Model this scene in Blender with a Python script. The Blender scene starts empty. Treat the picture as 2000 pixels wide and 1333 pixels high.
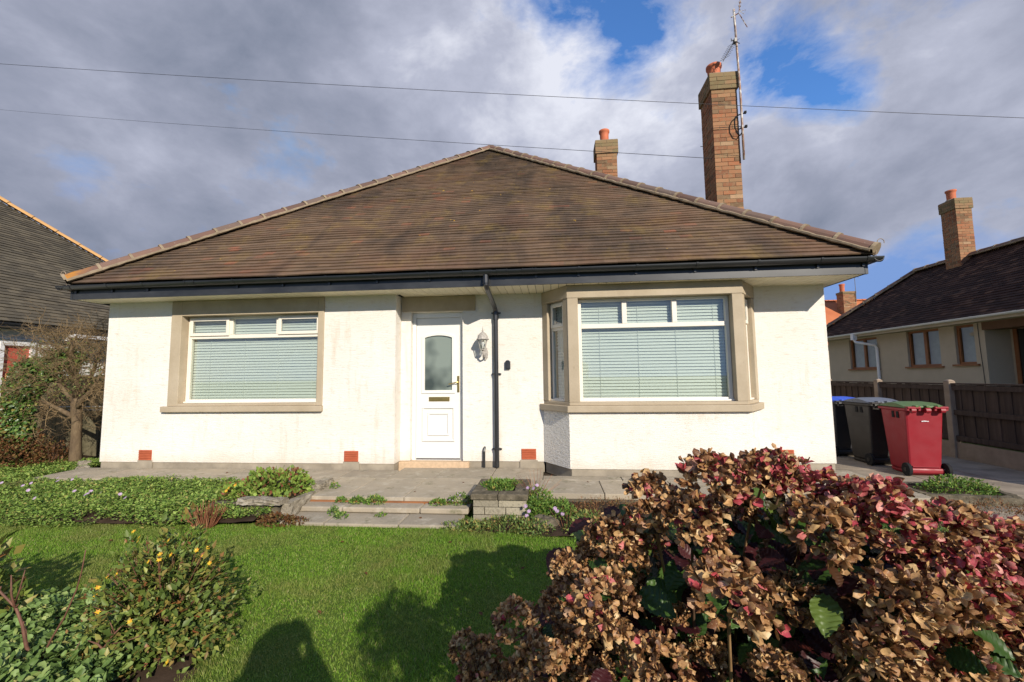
import bpy, math, random
import numpy as np
from mathutils import Vector, Matrix

R = math.radians
random.seed(7)
rng = np.random.default_rng(11)
S = bpy.context.scene
COL = S.collection

# ------------------------------------------------------------------ camera
YAW, PITCH, ROLL = 0.0947, 0.0835, -0.0124
fw = Vector((-math.sin(YAW)*math.cos(PITCH), math.cos(YAW)*math.cos(PITCH), math.sin(PITCH)))
r0 = Vector((math.cos(YAW), math.sin(YAW), 0)); u0 = r0.cross(fw)
rt = r0*math.cos(ROLL)+u0*math.sin(ROLL); up = -r0*math.sin(ROLL)+u0*math.cos(ROLL)
cd = bpy.data.cameras.new('camera'); cam = bpy.data.objects.new('camera', cd); COL.objects.link(cam)
cam.matrix_world = Matrix(((rt.x, up.x, -fw.x, 1.2027), (rt.y, up.y, -fw.y, -5.8245), (rt.z, up.z, -fw.z, 1.2352), (0, 0, 0, 1)))
cd.sensor_width = 36; cd.lens = 822.6/2000*36; cd.clip_start = 0.03; cd.clip_end = 2000
S.camera = cam

# ------------------------------------------------------------------ light
SUN_AZ, SUN_EL = R(30.7), R(26.2)
sv = Vector((math.sin(SUN_AZ)*math.cos(SUN_EL), -math.cos(SUN_AZ)*math.cos(SUN_EL), math.sin(SUN_EL)))
ld = bpy.data.lights.new('sun', 'SUN'); ld.energy = 5.0; ld.angle = R(0.55); ld.color = (1.0, 0.91, 0.78)
sun = bpy.data.objects.new('sun', ld); COL.objects.link(sun)
sun.rotation_euler = (-sv).to_track_quat('-Z', 'Y').to_euler(); sun.location = sv*60
S.view_settings.view_transform = 'Standard'; S.view_settings.look = 'None'
S.view_settings.exposure = 0.15; S.view_settings.gamma = 1.0
W = bpy.data.worlds.new('World'); S.world = W; W.use_nodes = True
wn, wl = W.node_tree.nodes, W.node_tree.links
for n in list(wn): wn.remove(n)
def wnode(t, **k):
    n = wn.new(t)
    for a, b in k.items(): setattr(n, a, b)
    return n
def wmath(op, a, b=None, c=None, clamp=False):
    n = wnode('ShaderNodeMath', operation=op, use_clamp=clamp)
    for i, v in enumerate((a, b, c)):
        if v is None: continue
        if isinstance(v, (int, float)): n.inputs[i].default_value = v
        else: wl.new(v, n.inputs[i])
    return n.outputs[0]
sky = wnode('ShaderNodeTexSky', sky_type='NISHITA', sun_disc=False, sun_elevation=SUN_EL, sun_rotation=R(180-30.7))
sky.air_density = 1.0; sky.dust_density = 0.6; sky.ozone_density = 2.0
tc = wnode('ShaderNodeTexCoord')
nrm = wnode('ShaderNodeVectorMath', operation='NORMALIZE'); wl.new(tc.outputs['Generated'], nrm.inputs[0])
D = nrm.outputs[0]
sep = wnode('ShaderNodeSeparateXYZ'); wl.new(D, sep.inputs[0])
dz = wmath('MAXIMUM', wmath('ADD', sep.outputs[2], 0.22), 0.05)
px = wmath('DIVIDE', sep.outputs[0], dz); py = wmath('DIVIDE', sep.outputs[1], dz)
cmb = wnode('ShaderNodeCombineXYZ'); wl.new(px, cmb.inputs[0]); wl.new(py, cmb.inputs[1])
def wnoise(scale, detail, rough, off, dist=0.0):
    m = wnode('ShaderNodeMapping'); m.inputs['Location'].default_value = off; m.inputs['Scale'].default_value = (1, 1, 1.55); wl.new(D, m.inputs[0])
    n = wnode('ShaderNodeTexNoise'); wl.new(m.outputs[0], n.inputs['Vector'])
    n.inputs['Scale'].default_value = scale; n.inputs['Detail'].default_value = detail
    n.inputs['Roughness'].default_value = rough; n.inputs['Distortion'].default_value = dist
    return n.outputs['Fac']
def pixdir(x, y):
    return (rt*((x-1000)/822.6)-up*((y-666.5)/822.6)+fw).normalized()
n1 = wnoise(3.0, 12, 0.58, (3.1, 1.7, 0), 0.15)
n2 = wnoise(3.4, 11, 0.58, (7.7, 4.2, 2), 0.2)
n3 = wnoise(1.6, 5, 0.5, (1.3, 9.2, 5))
def gap(x, y, k, amp):
    d = wnode('ShaderNodeVectorMath', operation='DOT_PRODUCT'); wl.new(D, d.inputs[0]); d.inputs[1].default_value = pixdir(x, y)
    e = wmath('POWER', 2.71828, wmath('MULTIPLY', wmath('SUBTRACT', d.outputs['Value'], 1.0), k))
    return wmath('MULTIPLY', e, amp)
n4 = wnoise(11.0, 9, 0.6, (2.2, 5.2, 1), 0.3)
n5 = wnoise(6.0, 10, 0.62, (5.2, 1.2, 7), 0.4)
dens = wmath('ADD', wmath('MULTIPLY', n1, 1.0), 0.16)
dens = wmath('ADD', dens, wmath('MULTIPLY', wmath('SUBTRACT', n5, 0.5), 0.62))
dens = wmath('ADD', dens, wmath('MULTIPLY', wmath('SUBTRACT', n4, 0.5), 0.22))
for g in ((1210, 10, 90, .34), (1250, 70, 500, .22), (1090, 5, 200, .14), (1495, 160, 420, .20), (1575, 105, 500, .22), (1650, 180, 700, .18), (1530, 120, 130, .13), (1440, 110, 900, .08), (905, 40, 1500, .12), (1735, 560, 110, .26), (1650, 600, 160, .2), (1960, 440, 300, .14),
          (150, 480, 160, .07), (240, 520, 400, .06)):
    dens = wmath('SUBTRACT', dens, gap(*g))
for g in ((300, 200, 4, .14), (1380, 200, 60, .10), (1750, 60, 80, .14), (1000, 200, 30, .08), (1600, 400, 60, .10)):
    dens = wmath('ADD', dens, gap(*g))
_sg = wnode('ShaderNodeVectorMath', operation='DOT_PRODUCT'); wl.new(D, _sg.inputs[0]); _sg.inputs[1].default_value = tuple(sv)
dens = wmath('SUBTRACT', dens, wmath('MULTIPLY', wmath('MAXIMUM', _sg.outputs['Value'], 0.0), 0.34))
cr = wnode('ShaderNodeValToRGB'); wl.new(dens, cr.inputs[0])
cr.color_ramp.elements[0].position = 0.40; cr.color_ramp.elements[0].color = (0, 0, 0, 1)
cr.color_ramp.elements[1].position = 0.66; cr.color_ramp.elements[1].color = (1, 1, 1, 1)
# cloud brightness: paler on the right and beside the gaps, slate blue on the left
sgap = wnode('ShaderNodeVectorMath', operation='DOT_PRODUCT'); wl.new(D, sgap.inputs[0]); sgap.inputs[1].default_value = tuple(sv)
tone = wmath('ADD', wmath('MULTIPLY', wmath('SUBTRACT', n2, 0.5), 1.6), 0.47)
tone = wmath('ADD', tone, wmath('MULTIPLY', wmath('SUBTRACT', n4, 0.5), 0.34))
tone = wmath('ADD', tone, wmath('MULTIPLY', wmath('SUBTRACT', 0.78, dens, clamp=True), 0.55))
tone = wmath('ADD', tone, wmath('MULTIPLY', wmath('SUBTRACT', n3, 0.5), 0.7))
for g in ((1150, 180, 7, .14), (1650, 120, 10, .12), (950, 230, 90, .14), (1400, 150, 40, .10), (1080, 60, 90, .12)):
    tone = wmath('ADD', tone, gap(*g))
for g in ((60, 430, 14, .16), (500, 120, 40, .10), (600, 330, 60, .16), (1900, 320, 60, .22), (1500, 420, 60, .10)):
    tone = wmath('SUBTRACT', tone, gap(*g))
cc = wnode('ShaderNodeValToRGB'); wl.new(tone, cc.inputs[0])
e = cc.color_ramp.elements
e[0].position = 0.05; e[0].color = (0.195, 0.225, 0.305, 1)
e[1].position = 1.0; e[1].color = (0.72, 0.74, 0.83, 1)
q = e.new(0.42); q.color = (0.305, 0.33, 0.425, 1)
q = e.new(0.72); q.color = (0.44, 0.465, 0.575, 1)
scl = wnode('ShaderNodeVectorMath', operation='MULTIPLY'); wl.new(sky.outputs[0], scl.inputs[0]); scl.inputs[1].default_value = (0.62, 1.0, 1.45)
lim = wnode('ShaderNodeVectorMath', operation='MINIMUM'); wl.new(scl.outputs[0], lim.inputs[0]); lim.inputs[1].default_value = (1.25, 2.1, 4.2)
bg1 = wnode('ShaderNodeBackground'); wl.new(lim.outputs[0], bg1.inputs[0]); bg1.inputs[1].default_value = 0.15
bg2 = wnode('ShaderNodeBackground'); wl.new(cc.outputs[0], bg2.inputs[0]); bg2.inputs[1].default_value = 1.0
mx = wnode('ShaderNodeMixShader'); wl.new(cr.outputs[0], mx.inputs[0]); wl.new(bg1.outputs[0], mx.inputs[1]); wl.new(bg2.outputs[0], mx.inputs[2])
wo = wnode('ShaderNodeOutputWorld'); wl.new(mx.outputs[0], wo.inputs[0])
try:
    W.cycles.sampling_method = 'MANUAL'; W.cycles.sample_map_resolution = 512
except Exception: pass

# ------------------------------------------------------------------ materials
class Mat:
    def __init__(s, name):
        s.m = bpy.data.materials.new(name); s.m.use_nodes = True
        s.nt = s.m.node_tree; s.n = s.nt.nodes; s.l = s.nt.links
        for x in list(s.n): s.n.remove(x)
        s.out = s.n.new('ShaderNodeOutputMaterial')
        s.p = s.n.new('ShaderNodeBsdfPrincipled'); s.l.new(s.p.outputs[0], s.out.inputs[0])
        s._tc = None
    def node(s, t, **k):
        x = s.n.new(t)
        for a, b in k.items(): setattr(x, a, b)
        return x
    def put(s, v, sock):
        if hasattr(v, 'is_linked') or isinstance(v, bpy.types.NodeSocket): s.l.new(v, sock)
        elif isinstance(v, (tuple, list)) and len(v) == 3 and sock.type == 'RGBA': sock.default_value = (*v, 1)
        else: sock.default_value = v
    def obj(s):
        if not s._tc: s._tc = s.node('ShaderNodeTexCoord')
        return s._tc.outputs['Object']
    def noise(s, scale=5, detail=4, rough=.55, stretch=(1, 1, 1), off=(0, 0, 0), dist=0):
        m = s.node('ShaderNodeMapping'); m.inputs['Scale'].default_value = stretch; m.inputs['Location'].default_value = off
        s.l.new(s.obj(), m.inputs[0])
        x = s.node('ShaderNodeTexNoise'); s.l.new(m.outputs[0], x.inputs['Vector'])
        x.inputs['Scale'].default_value = scale; x.inputs['Detail'].default_value = detail; x.inputs['Roughness'].default_value = rough
        x.inputs['Distortion'].default_value = dist
        return x.outputs['Fac']
    def ramp(s, fac, stops, interp='LINEAR'):
        x = s.node('ShaderNodeValToRGB'); s.l.new(fac, x.inputs[0]); el = x.color_ramp.elements
        x.color_ramp.interpolation = interp
        while len(el) < len(stops): el.new(0.5)
        for i, (p, c) in enumerate(stops):
            el[i].position = p
            el[i].color = (c, c, c, 1) if isinstance(c, (int, float)) else (*c, 1)
        return x.outputs[0]
    def mix(s, f, a, b, mode='MIX'):
        x = s.node('ShaderNodeMix', data_type='RGBA', blend_type=mode)
        s.put(f, x.inputs[0]); s.put(a, x.inputs[6]); s.put(b, x.inputs[7]); return x.outputs[2]
    def math(s, op, a, b=0.0, clamp=False):
        x = s.node('ShaderNodeMath', operation=op, use_clamp=clamp); s.put(a, x.inputs[0]); s.put(b, x.inputs[1]); return x.outputs[0]
    def island(s): return s.node('ShaderNodeNewGeometry').outputs['Random Per Island']
    def orand(s): return s.node('ShaderNodeObjectInfo').outputs['Random']
    def bump(s, h, strength=.5, dist=.01):
        b = s.node('ShaderNodeBump'); b.inputs['Strength'].default_value = strength; b.inputs['Distance'].default_value = dist
        s.l.new(h, b.inputs['Height']); s.l.new(b.outputs[0], s.p.inputs['Normal']); return b
    def base(s, c, rough=.6, spec=.5, metal=0):
        s.put(c, s.p.inputs['Base Color']); s.put(rough, s.p.inputs['Roughness'])
        s.p.inputs['Specular IOR Level'].default_value = spec; s.p.inputs['Metallic'].default_value = metal; return s

M = {}
def simple(name, c, rough=.6, spec=.4, metal=0, var=.12, sc=6, bump=0, bsc=60):
    m = Mat(name); f = m.noise(sc, 5, .6)
    d = tuple(x*(1-var) for x in c); h = tuple(min(1, x*(1+var)) for x in c)
    m.base(m.ramp(f, [(.3, d), (.7, h)]), rough, spec, metal)
    if bump: m.bump(m.noise(bsc, 3, .6), bump, .004)
    M[name] = m.m; return m
def leafmat(name, stops, transl=.25, rough=.45, spec=.35, obj_shift=None, patch=None):
    m = Mat(name); f = m.island()
    c = m.ramp(f, stops)
    if patch:
        (pc, sc, lo, hi) = patch
        c = m.mix(m.ramp(m.noise(sc, 4, .6), [(lo, 0), (hi, 1)]), c, m.mix(.75, c, pc))
    if obj_shift:
        at = m.node('ShaderNodeAttribute', attribute_type='OBJECT', attribute_name='tint')
        hit = m.math('GREATER_THAN', at.outputs['Fac'], m.math('FRACT', m.math('MULTIPLY', f, 7.31)))
        c = m.mix(hit, c, m.ramp(m.math('FRACT', m.math('MULTIPLY', f, 13.7)), obj_shift))
    if obj_shift:
        c = m.mix(m.ramp(m.noise(9, 4, .65), [(.42, 0), (.68, .65)]), c, m.mix(.75, c, (.10, .04, .02)))
        c = m.mix(m.ramp(m.noise(26, 3, .6, off=(3, 1, 1)), [(.55, 0), (.7, .5)]), c, (.62, .45, .25))
    m.base(c, rough, spec)
    t = m.node('ShaderNodeBsdfTranslucent'); m.l.new(c, t.inputs[0])
    x = m.node('ShaderNodeMixShader'); x.inputs[0].default_value = transl
    m.l.new(m.p.outputs[0], x.inputs[1]); m.l.new(t.outputs[0], x.inputs[2]); m.l.new(x.outputs[0], m.out.inputs[0])
    M[name] = m.m; return m

# render walls
m = Mat('render_wall')
comb = m.noise(11, 6, .7, (1.0, 1.0, 9.0)); comb2 = m.noise(45, 4, .7, (.8, .8, 3.0))
pt = m.noise(1.1, 5, .6, (1, 1, 1.4)); gr = m.noise(9, 5, .65, (1, 1, 2.5), (4, 0, 0))
c = m.mix(m.ramp(pt, [(.35, 0), (.75, 1)]), (.82, .79, .735), (.75, .705, .625))
c = m.mix(m.ramp(gr, [(.54, 0), (.80, .55)]), c, (.55, .43, .28))
spots = m.noise(16, 2, .4, (1, 1, 1.2), (2, 3, 1)); c = m.mix(m.ramp(spots, [(.80, 0), (.84, .8)]), c, (.22, .13, .08))
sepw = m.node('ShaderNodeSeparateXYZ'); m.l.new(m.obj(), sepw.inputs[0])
low = m.ramp(m.math('ADD', sepw.outputs[2], m.math('MULTIPLY', m.noise(3.5, 5, .6, off=(5, 5, 5)), .35)), [(.24, .55), (.42, 0)]); c = m.mix(low, c, (.60, .53, .42))
strk = m.math('MULTIPLY', m.ramp(m.noise(6, 5, .6, (1.6, 1.6, .22), (8, 1, 2)), [(.53, 0), (.75, .6)]), m.ramp(m.noise(1.6, 3, .5, (1, 1, 1), (3, 8, 1)), [(.45, 0), (.6, 1)])); c = m.mix(strk, c, (.62, .48, .33))
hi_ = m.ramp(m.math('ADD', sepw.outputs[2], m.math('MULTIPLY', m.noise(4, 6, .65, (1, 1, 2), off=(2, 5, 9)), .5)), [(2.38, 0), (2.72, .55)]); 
cracks = m.ramp(m.noise(5, 8, .75, (.9, .9, 14.0), (9, 9, 9)), [(.60, 0), (.74, .55)]); c = m.mix(cracks, c, (.46, .39, .28))
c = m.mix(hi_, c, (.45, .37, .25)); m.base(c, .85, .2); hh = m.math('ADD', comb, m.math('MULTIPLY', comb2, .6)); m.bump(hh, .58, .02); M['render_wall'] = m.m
m = Mat('rough_render'); m.base((.80, .77, .70), .8, .2); m.bump(m.noise(26, 4, .6, (1, 1, 1.6)), 1.0, .03); M['rough_render'] = m.m
m = Mat('stone_paint')
c = m.ramp(m.noise(3, 6, .65), [(.3, (.375, .305, .21)), (.6, (.44, .365, .26)), (.8, (.48, .405, .30))])
c = m.mix(m.ramp(m.noise(14, 5, .7, (1, 1, .5), (3, 1, 4)), [(.66, 0), (.8, .6)]), c, (.20, .155, .10))
m.base(c, .7, .3); m.bump(m.noise(40, 5, .6), .25, .01); M['stone_paint'] = m.m
simple('plinth', (.30, .26, .20), .9, .2, 0, .25, 4, .5)
simple('threshold', (.55, .40, .26), .85, .2, 0, .12, 30, .4, 120)
m = simple('upvc', (.79, .73, .63), .32, .5, 0, .04, 3)
simple('upvc_door', (.76, .75, .70), .3, .5, 0, .02, 3)
simple('black_plastic', (.014, .015, .017), .34, .8, 0, .2, 8)
m = Mat('fascia_board')
m.base(m.ramp(m.noise(2.2, 5, .6, (1, 1, 2)), [(.3, (.016, .017, .019)), (.7, (.045, .047, .05))]), .35, .5); M['fascia_board'] = m.m
simple('soffit_board', (.80, .73, .55), .55, .3, 0, .1, 3)
m = Mat('roof_tile')
i = m.island()
c = m.ramp(i, [(0, (.110, .073, .046)), (.5, (.134, .089, .056)), (.95, (.158, .107, .068)), (.985, (.21, .10, .06)), (1, (.27, .10, .055))])
seg = m.noise(5.5, 3, .6, (.55, 2.2, 2.2), (4, 4, 1)); c = m.mix(m.ramp(seg, [(.35, 0), (.7, .55)]), c, (.19, .115, .068))
seg2 = m.noise(7, 3, .6, (.5, 2.4, 2.4), (1, 9, 3)); c = m.mix(m.ramp(seg2, [(.44, 0), (.68, .5)]), c, (.085, .06, .045))
big = m.noise(.8, 7, .62, (1.25, .42, .42), (2.3, 0.7, 5), .5)
c = m.mix(m.ramp(big, [(.48, 0), (.64, .65)]), c, (.040, .033, .028))
red = m.noise(1.1, 3, .5, (1, 1, .7), (8, 3, 1)); c = m.mix(m.ramp(red, [(.52, 0), (.75, .35)]), c, (.19, .085, .05))
yel = m.noise(2.4, 7, .7, (1, 1, .6), (6, 2, 2)); c = m.mix(m.ramp(yel, [(.52, 0), (.72, .5)]), c, (.26, .175, .05))
lic = m.noise(11, 2, .4, (1, 1, 1), (1, 1, 1)); c = m.mix(m.ramp(lic, [(.765, 0), (.785, .9)]), c, (.55, .33, .05))
sp = m.noise(60, 3, .6); c = m.mix(m.ramp(sp, [(.62, 0), (.75, .35)]), c, (.33, .27, .2))
m.base(c, .88, .2); m.bump(m.noise(90, 3, .6), .4, .004); M['roof_tile'] = m.m
m = Mat('grey_roof_tile')
c = m.ramp(m.island(), [(0, (.085, .072, .052)), (.5, (.115, .096, .067)), (1, (.15, .125, .085))])
c = m.mix(m.ramp(m.noise(1.2, 6, .6), [(.4, 0), (.7, .5)]), c, (.07, .065, .05)); m.base(c, .9, .2); M['grey_roof_tile'] = m.m
m = Mat('dark_roof_tile')
c = m.ramp(m.island(), [(0, (.030, .016, .013)), (.5, (.055, .028, .021)), (.85, (.075, .04, .028)), (1, (.13, .07, .045))])
c = m.mix(m.ramp(m.noise(.9, 6, .6), [(.4, 0), (.7, .6)]), c, (.028, .020, .018)); m.base(c, .9, .15); M['dark_roof_tile'] = m.m
m = Mat('orange_roof_tile'); c = m.ramp(m.noise(.7, 5, .6), [(.3, (.42, .13, .055)), (.7, (.55, .19, .08))]); m.base(c, .85, .2); M['orange_roof_tile'] = m.m
m = Mat('hip_tile')
c = m.ramp(m.island(), [(0, (.12, .072, .055)), (.4, (.175, .10, .075)), (.7, (.205, .12, .088)), (1, (.145, .105, .085))])
c = m.mix(m.ramp(m.noise(7, 6, .65), [(.45, 0), (.75, .55)]), c, (.11, .09, .075)); c = m.mix(m.ramp(m.noise(22, 3, .5), [(.68, 0), (.75, .7)]), c, (.5, .45, .38))
lf = m.node('ShaderNodeSeparateXYZ'); m.l.new(m.obj(), lf.inputs[0])
near = m.ramp(m.math('MULTIPLY', m.math('ADD', lf.outputs[0], 5.62), 3.0), [(.35, 1), (1, 0)])
c = m.mix(m.math('MULTIPLY', near, m.ramp(m.noise(9, 4, .6), [(.35, 0), (.5, 1)])), c, (.50, .21, .02))
m.base(c, .85, .2); M['hip_tile'] = m.m
simple('mortar', (.27, .21, .14), .95, .1, 0, .25, 12, .5, 50)
simple('terracotta_ridge', (.58, .33, .13), .8, .2, 0, .1, 4)
m = Mat('brick')
c = m.ramp(m.island(), [(0, (.20, .085, .048)), (.2, (.30, .135, .07)), (.4, (.36, .19, .10)), (.6, (.27, .16, .085)), (.8, (.35, .14, .07)), (.92, (.15, .095, .055)), (1, (.42, .27, .16))])
c = m.mix(m.ramp(m.noise(16, 5, .7), [(.48, 0), (.7, .6)]), c, (.27, .21, .12)); m.base(c, .9, .15); m.bump(m.noise(70, 4, .6), .6, .006); M['brick'] = m.m
m = Mat('cap_brick')
c = m.ramp(m.island(), [(0, (.17, .12, .062)), (.5, (.24, .17, .09)), (1, (.30, .17, .095))])
c = m.mix(m.ramp(m.noise(12, 5, .7), [(.45, 0), (.7, .6)]), c, (.20, .19, .10)); m.base(c, .9, .15); M['cap_brick'] = m.m
simple('clay_pot', (.52, .15, .07), .7, .3, 0, .15, 8)
simple('vent_clay', (.44, .115, .055), .8, .2, 0, .15, 12)
m = Mat('paving')
c = m.ramp(m.island(), [(0, (.31, .265, .20)), (.5, (.37, .315, .235)), (1, (.43, .36, .26))])
c = m.mix(m.ramp(m.noise(2.2, 7, .7), [(.35, 0), (.7, .6)]), c, (.24, .215, .17)); c = m.mix(m.ramp(m.noise(6, 6, .72, off=(3, 3, 3)), [(.52, 0), (.70, .7)]), c, (.50, .45, .36))
c = m.mix(m.ramp(m.noise(5, 6, .75, off=(7, 3, 3)), [(.56, 0), (.70, .75)]), c, (.10, .105, .045))
m.base(c, .92, .2); m.bump(m.noise(50, 5, .7), .5, .008); M['paving'] = m.m
simple('joint_soil', (.055, .042, .03), .95, .1, 0, .3, 20, .5)
simple('soil', (.050, .033, .022), .95, .1, 0, .35, 9, .8, 40)
m = Mat('block_stone'); c = m.ramp(m.island(), [(0, (.27, .24, .18)), (1, (.38, .34, .25))])
c = m.mix(m.ramp(m.noise(45, 4, .7), [(.5, 0), (.6, .6)]), c, (.17, .15, .11)); m.base(c, .95, .1); m.bump(m.noise(60, 4, .7), .8, .01); M['block_stone'] = m.m
m = Mat('coping_stone'); c = m.ramp(m.noise(14, 6, .7), [(.35, (.075, .065, .045)), (.6, (.16, .135, .095)), (.75, (.30, .26, .19))]); m.base(c, .95, .1); m.bump(m.noise(30, 5, .7), .8, .015); M['coping_stone'] = m.m
m = Mat('rock'); c = m.ramp(m.noise(9, 6, .7), [(.3, (.17, .14, .10)), (.55, (.34, .30, .23)), (.75, (.50, .47, .40))]); m.base(c, .95, .1); m.bump(m.noise(18, 6, .7), 1., .03); M['rock'] = m.m
m = Mat('turf'); c = m.ramp(m.noise(3, 6, .65), [(.3, (.05, .085, .014)), (.6, (.075, .12, .02)), (.8, (.10, .12, .03))]); m.base(c, .95, .1); M['turf'] = m.m
leafmat('grass', [(0, (.10, .21, .016)), (.4, (.165, .31, .025)), (.8, (.225, .37, .04)), (.92, (.28, .33, .08)), (1, (.42, .35, .16))], .3, .5, .3, patch=((.24, .24, .07), 2.2, .46, .66))
leafmat('cover_leaf', [(0, (.06, .115, .02)), (.3, (.14, .23, .04)), (.6, (.22, .33, .06)), (.9, (.32, .42, .10)), (1, (.36, .27, .09))], .25, .55, .25, patch=((.11, .07, .04), 2.2, .60, .72))
leafmat('glaucous_leaf', [(0, (.07, .12, .028)), (.4, (.14, .22, .055)), (.75, (.21, .31, .09)), (.95, (.31, .38, .12)), (1, (.38, .31, .10))], .2, .5, .3)
leafmat('lime_leaf', [(0, (.10, .17, .03)), (.4, (.20, .30, .05)), (.75, (.32, .42, .09)), (.85, (.20, .10, .05)), (1, (.26, .09, .05))], .25, .5, .25)
leafmat('cushion_leaf', [(0, (.06, .13, .02)), (.5, (.13, .24, .04)), (.9, (.23, .33, .07)), (1, (.40, .30, .08))], .25, .55, .25)
leafmat('spurge_leaf', [(0, (.09, .15, .04)), (.5, (.16, .24, .06)), (.8, (.28, .32, .09)), (1, (.34, .20, .07))], .25, .55, .25)
leafmat('heather_leaf', [(0, (.10, .045, .02)), (.4, (.19, .085, .04)), (.7, (.27, .13, .06)), (.88, (.14, .15, .04)), (1, (.33, .20, .10))], .15, .7, .15)
leafmat('rust_leaf', [(0, (.06, .03, .012)), (.4, (.13, .055, .022)), (.7, (.19, .09, .035)), (.9, (.10, .12, .03)), (1, (.24, .14, .06))], .15, .6, .2)
leafmat('dead_stalk', [(0, (.17, .065, .035)), (.6, (.27, .11, .06)), (1, (.42, .24, .13))], .1, .8, .1)
leafmat('hypericum_leaf', [(0, (.06, .10, .02)), (.35, (.13, .18, .035)), (.65, (.21, .27, .055)), (.80, (.20, .13, .04)), (.93, (.33, .36, .08)), (1, (.25, .07, .03))], .25, .45, .35)
leafmat('ivy_leaf', [(0, (.03, .07, .015)), (.5, (.08, .16, .03)), (.85, (.16, .25, .05)), (1, (.30, .25, .07))], .2, .35, .5)
leafmat('yellow_petal', [(0, (.75, .42, .02)), (.6, (.85, .55, .04)), (1, (.7, .25, .04))], .3, .5, .3)
leafmat('lilac_petal', [(0, (.46, .30, .50)), (.6, (.62, .44, .62)), (1, (.72, .58, .72))], .3, .6, .2)
pink = [(0, (.20, .014, .024)), (.3, (.38, .035, .055)), (.6, (.54, .09, .115)), (.85, (.66, .28, .23)), (1, (.5, .32, .18))]
leafmat('dry_petal', [(0, (.085, .034, .016)), (.18, (.18, .075, .03)), (.4, (.36, .175, .065)), (.68, (.53, .305, .125)), (.9, (.66, .44, .20)), (1, (.76, .57, .32))], .15, .5, .35, obj_shift=pink)
m = leafmat('hydrangea_leaf', [(0, (.035, .008, .010)), (.3, (.055, .012, .014)), (.45, (.09, .022, .015)), (.55, (.02, .05, .01)), (.9, (.06, .12, .02)), (1, (.15, .2, .04))], .2, .42, .35)
simple('dark_stem', (.085, .05, .03), .8, .2, 0, .3, 20)
simple('red_stem', (.15, .07, .045), .6, .3, 0, .3, 25)
simple('pale_stem', (.25, .15, .07), .7, .2, 0, .3, 20)
m = Mat('bark'); c = m.ramp(m.noise(9, 6, .7, (1, 1, .35)), [(.3, (.075, .05, .03)), (.55, (.15, .105, .06)), (.75, (.25, .19, .11))]); m.base(c, .8, .25); m.bump(m.noise(20, 5, .7, (1, 1, .3)), .8, .02); M['bark'] = m.m
simple('twig', (.20, .14, .075), .9, .1, 0, .35, 10)
m = Mat('old_fence'); f = m.noise(3, 6, .65, (6, 6, .5))
c = m.mix(m.island(), m.ramp(f, [(.3, (.10, .085, .05)), (.7, (.19, .165, .105))]), m.ramp(f, [(.3, (.075, .07, .04)), (.7, (.14, .13, .08))])); m.base(c, .9, .15); M['old_fence'] = m.m
m = Mat('brown_fence'); f = m.noise(3, 6, .65, (6, 6, .5))
c = m.mix(m.island(), m.ramp(f, [(.3, (.055, .040, .032)), (.7, (.105, .076, .062))]), m.ramp(f, [(.3, (.042, .031, .026)), (.7, (.080, .060, .050))])); m.base(c, .9, .15); M['brown_fence'] = m.m
simple('concrete', (.30, .235, .175), .95, .1, 0, .2, 5, .4)
simple('drive', (.28, .235, .18), .95, .15, 0, .3, 3, .5)
simple('beige_render', (.48, .41, .31), .9, .15, 0, .05, 3)
simple('white_render', (.80, .79, .74), .8, .2, 0, .04, 3)
simple('white_plastic', (.78, .78, .78), .35, .5, 0, .04, 3)
simple('brown_frame', (.26, .105, .04), .5, .4, 0, .2, 6)
simple('brown_paint', (.16, .09, .055), .7, .2, 0, .1, 4)
simple('red_panel', (.52, .09, .06), .5, .4, 0, .08, 6)
simple('orange_wood', (.55, .27, .12), .8, .2, 0, .15, 12)
simple('brass', (.50, .36, .13), .35, .5, .9, .15, 20)
simple('bare_metal', (.45, .45, .45), .35, .5, .9, .1, 20)
simple('black_rubber', (.015, .015, .016), .8, .2, 0, .2, 20)
m = Mat('rusty_pole'); c = m.ramp(m.noise(7, 5, .65, (3, 3, 1)), [(.40, (.24, .10, .055)), (.5, (.33, .22, .15)), (.6, (.60, .58, .54))]); m.base(c, .5, .4); M['rusty_pole'] = m.m
simple('aerial_metal', (.18, .17, .17), .4, .5, .5, .1, 20)
simple('lantern_metal', (.38, .355, .32), .7, .3, 0, .35, 60, .3, 90)
simple('wire', (.03, .03, .035), .6, .3)
def plastic(name, c, rough=.38):
    m = Mat(name); f = m.noise(3.5, 6, .6)
    k = m.ramp(f, [(.3, tuple(x*.88 for x in c)), (.65, c), (.85, tuple(min(1, x*1.25+.015) for x in c))])
    m.base(k, m.ramp(m.noise(6, 5, .6), [(.3, rough), (.7, rough+.25)]), .5); m.bump(m.noise(160, 2, .5), .08, .002); M[name] = m.m
plastic('red_bin', (.27, .009, .018)); plastic('grey_bin', (.024, .020, .017)); plastic('charcoal_bin', (.022, .022, .026))
plastic('blue_lid', (.02, .085, .58), .3); plastic('grey_lid', (.11, .125, .16), .3); plastic('green_lid', (.075, .135, .03), .3)
simple('skin', (.50, .30, .21), .55, .4, 0, .05, 10); simple('jacket', (.035, .045, .07), .8, .2); simple('trousers', (.03, .032, .038), .85, .2)
simple('hair', (.06, .04, .025), .8, .2); simple('shoe_leather', (.03, .02, .015), .5, .4)
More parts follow.
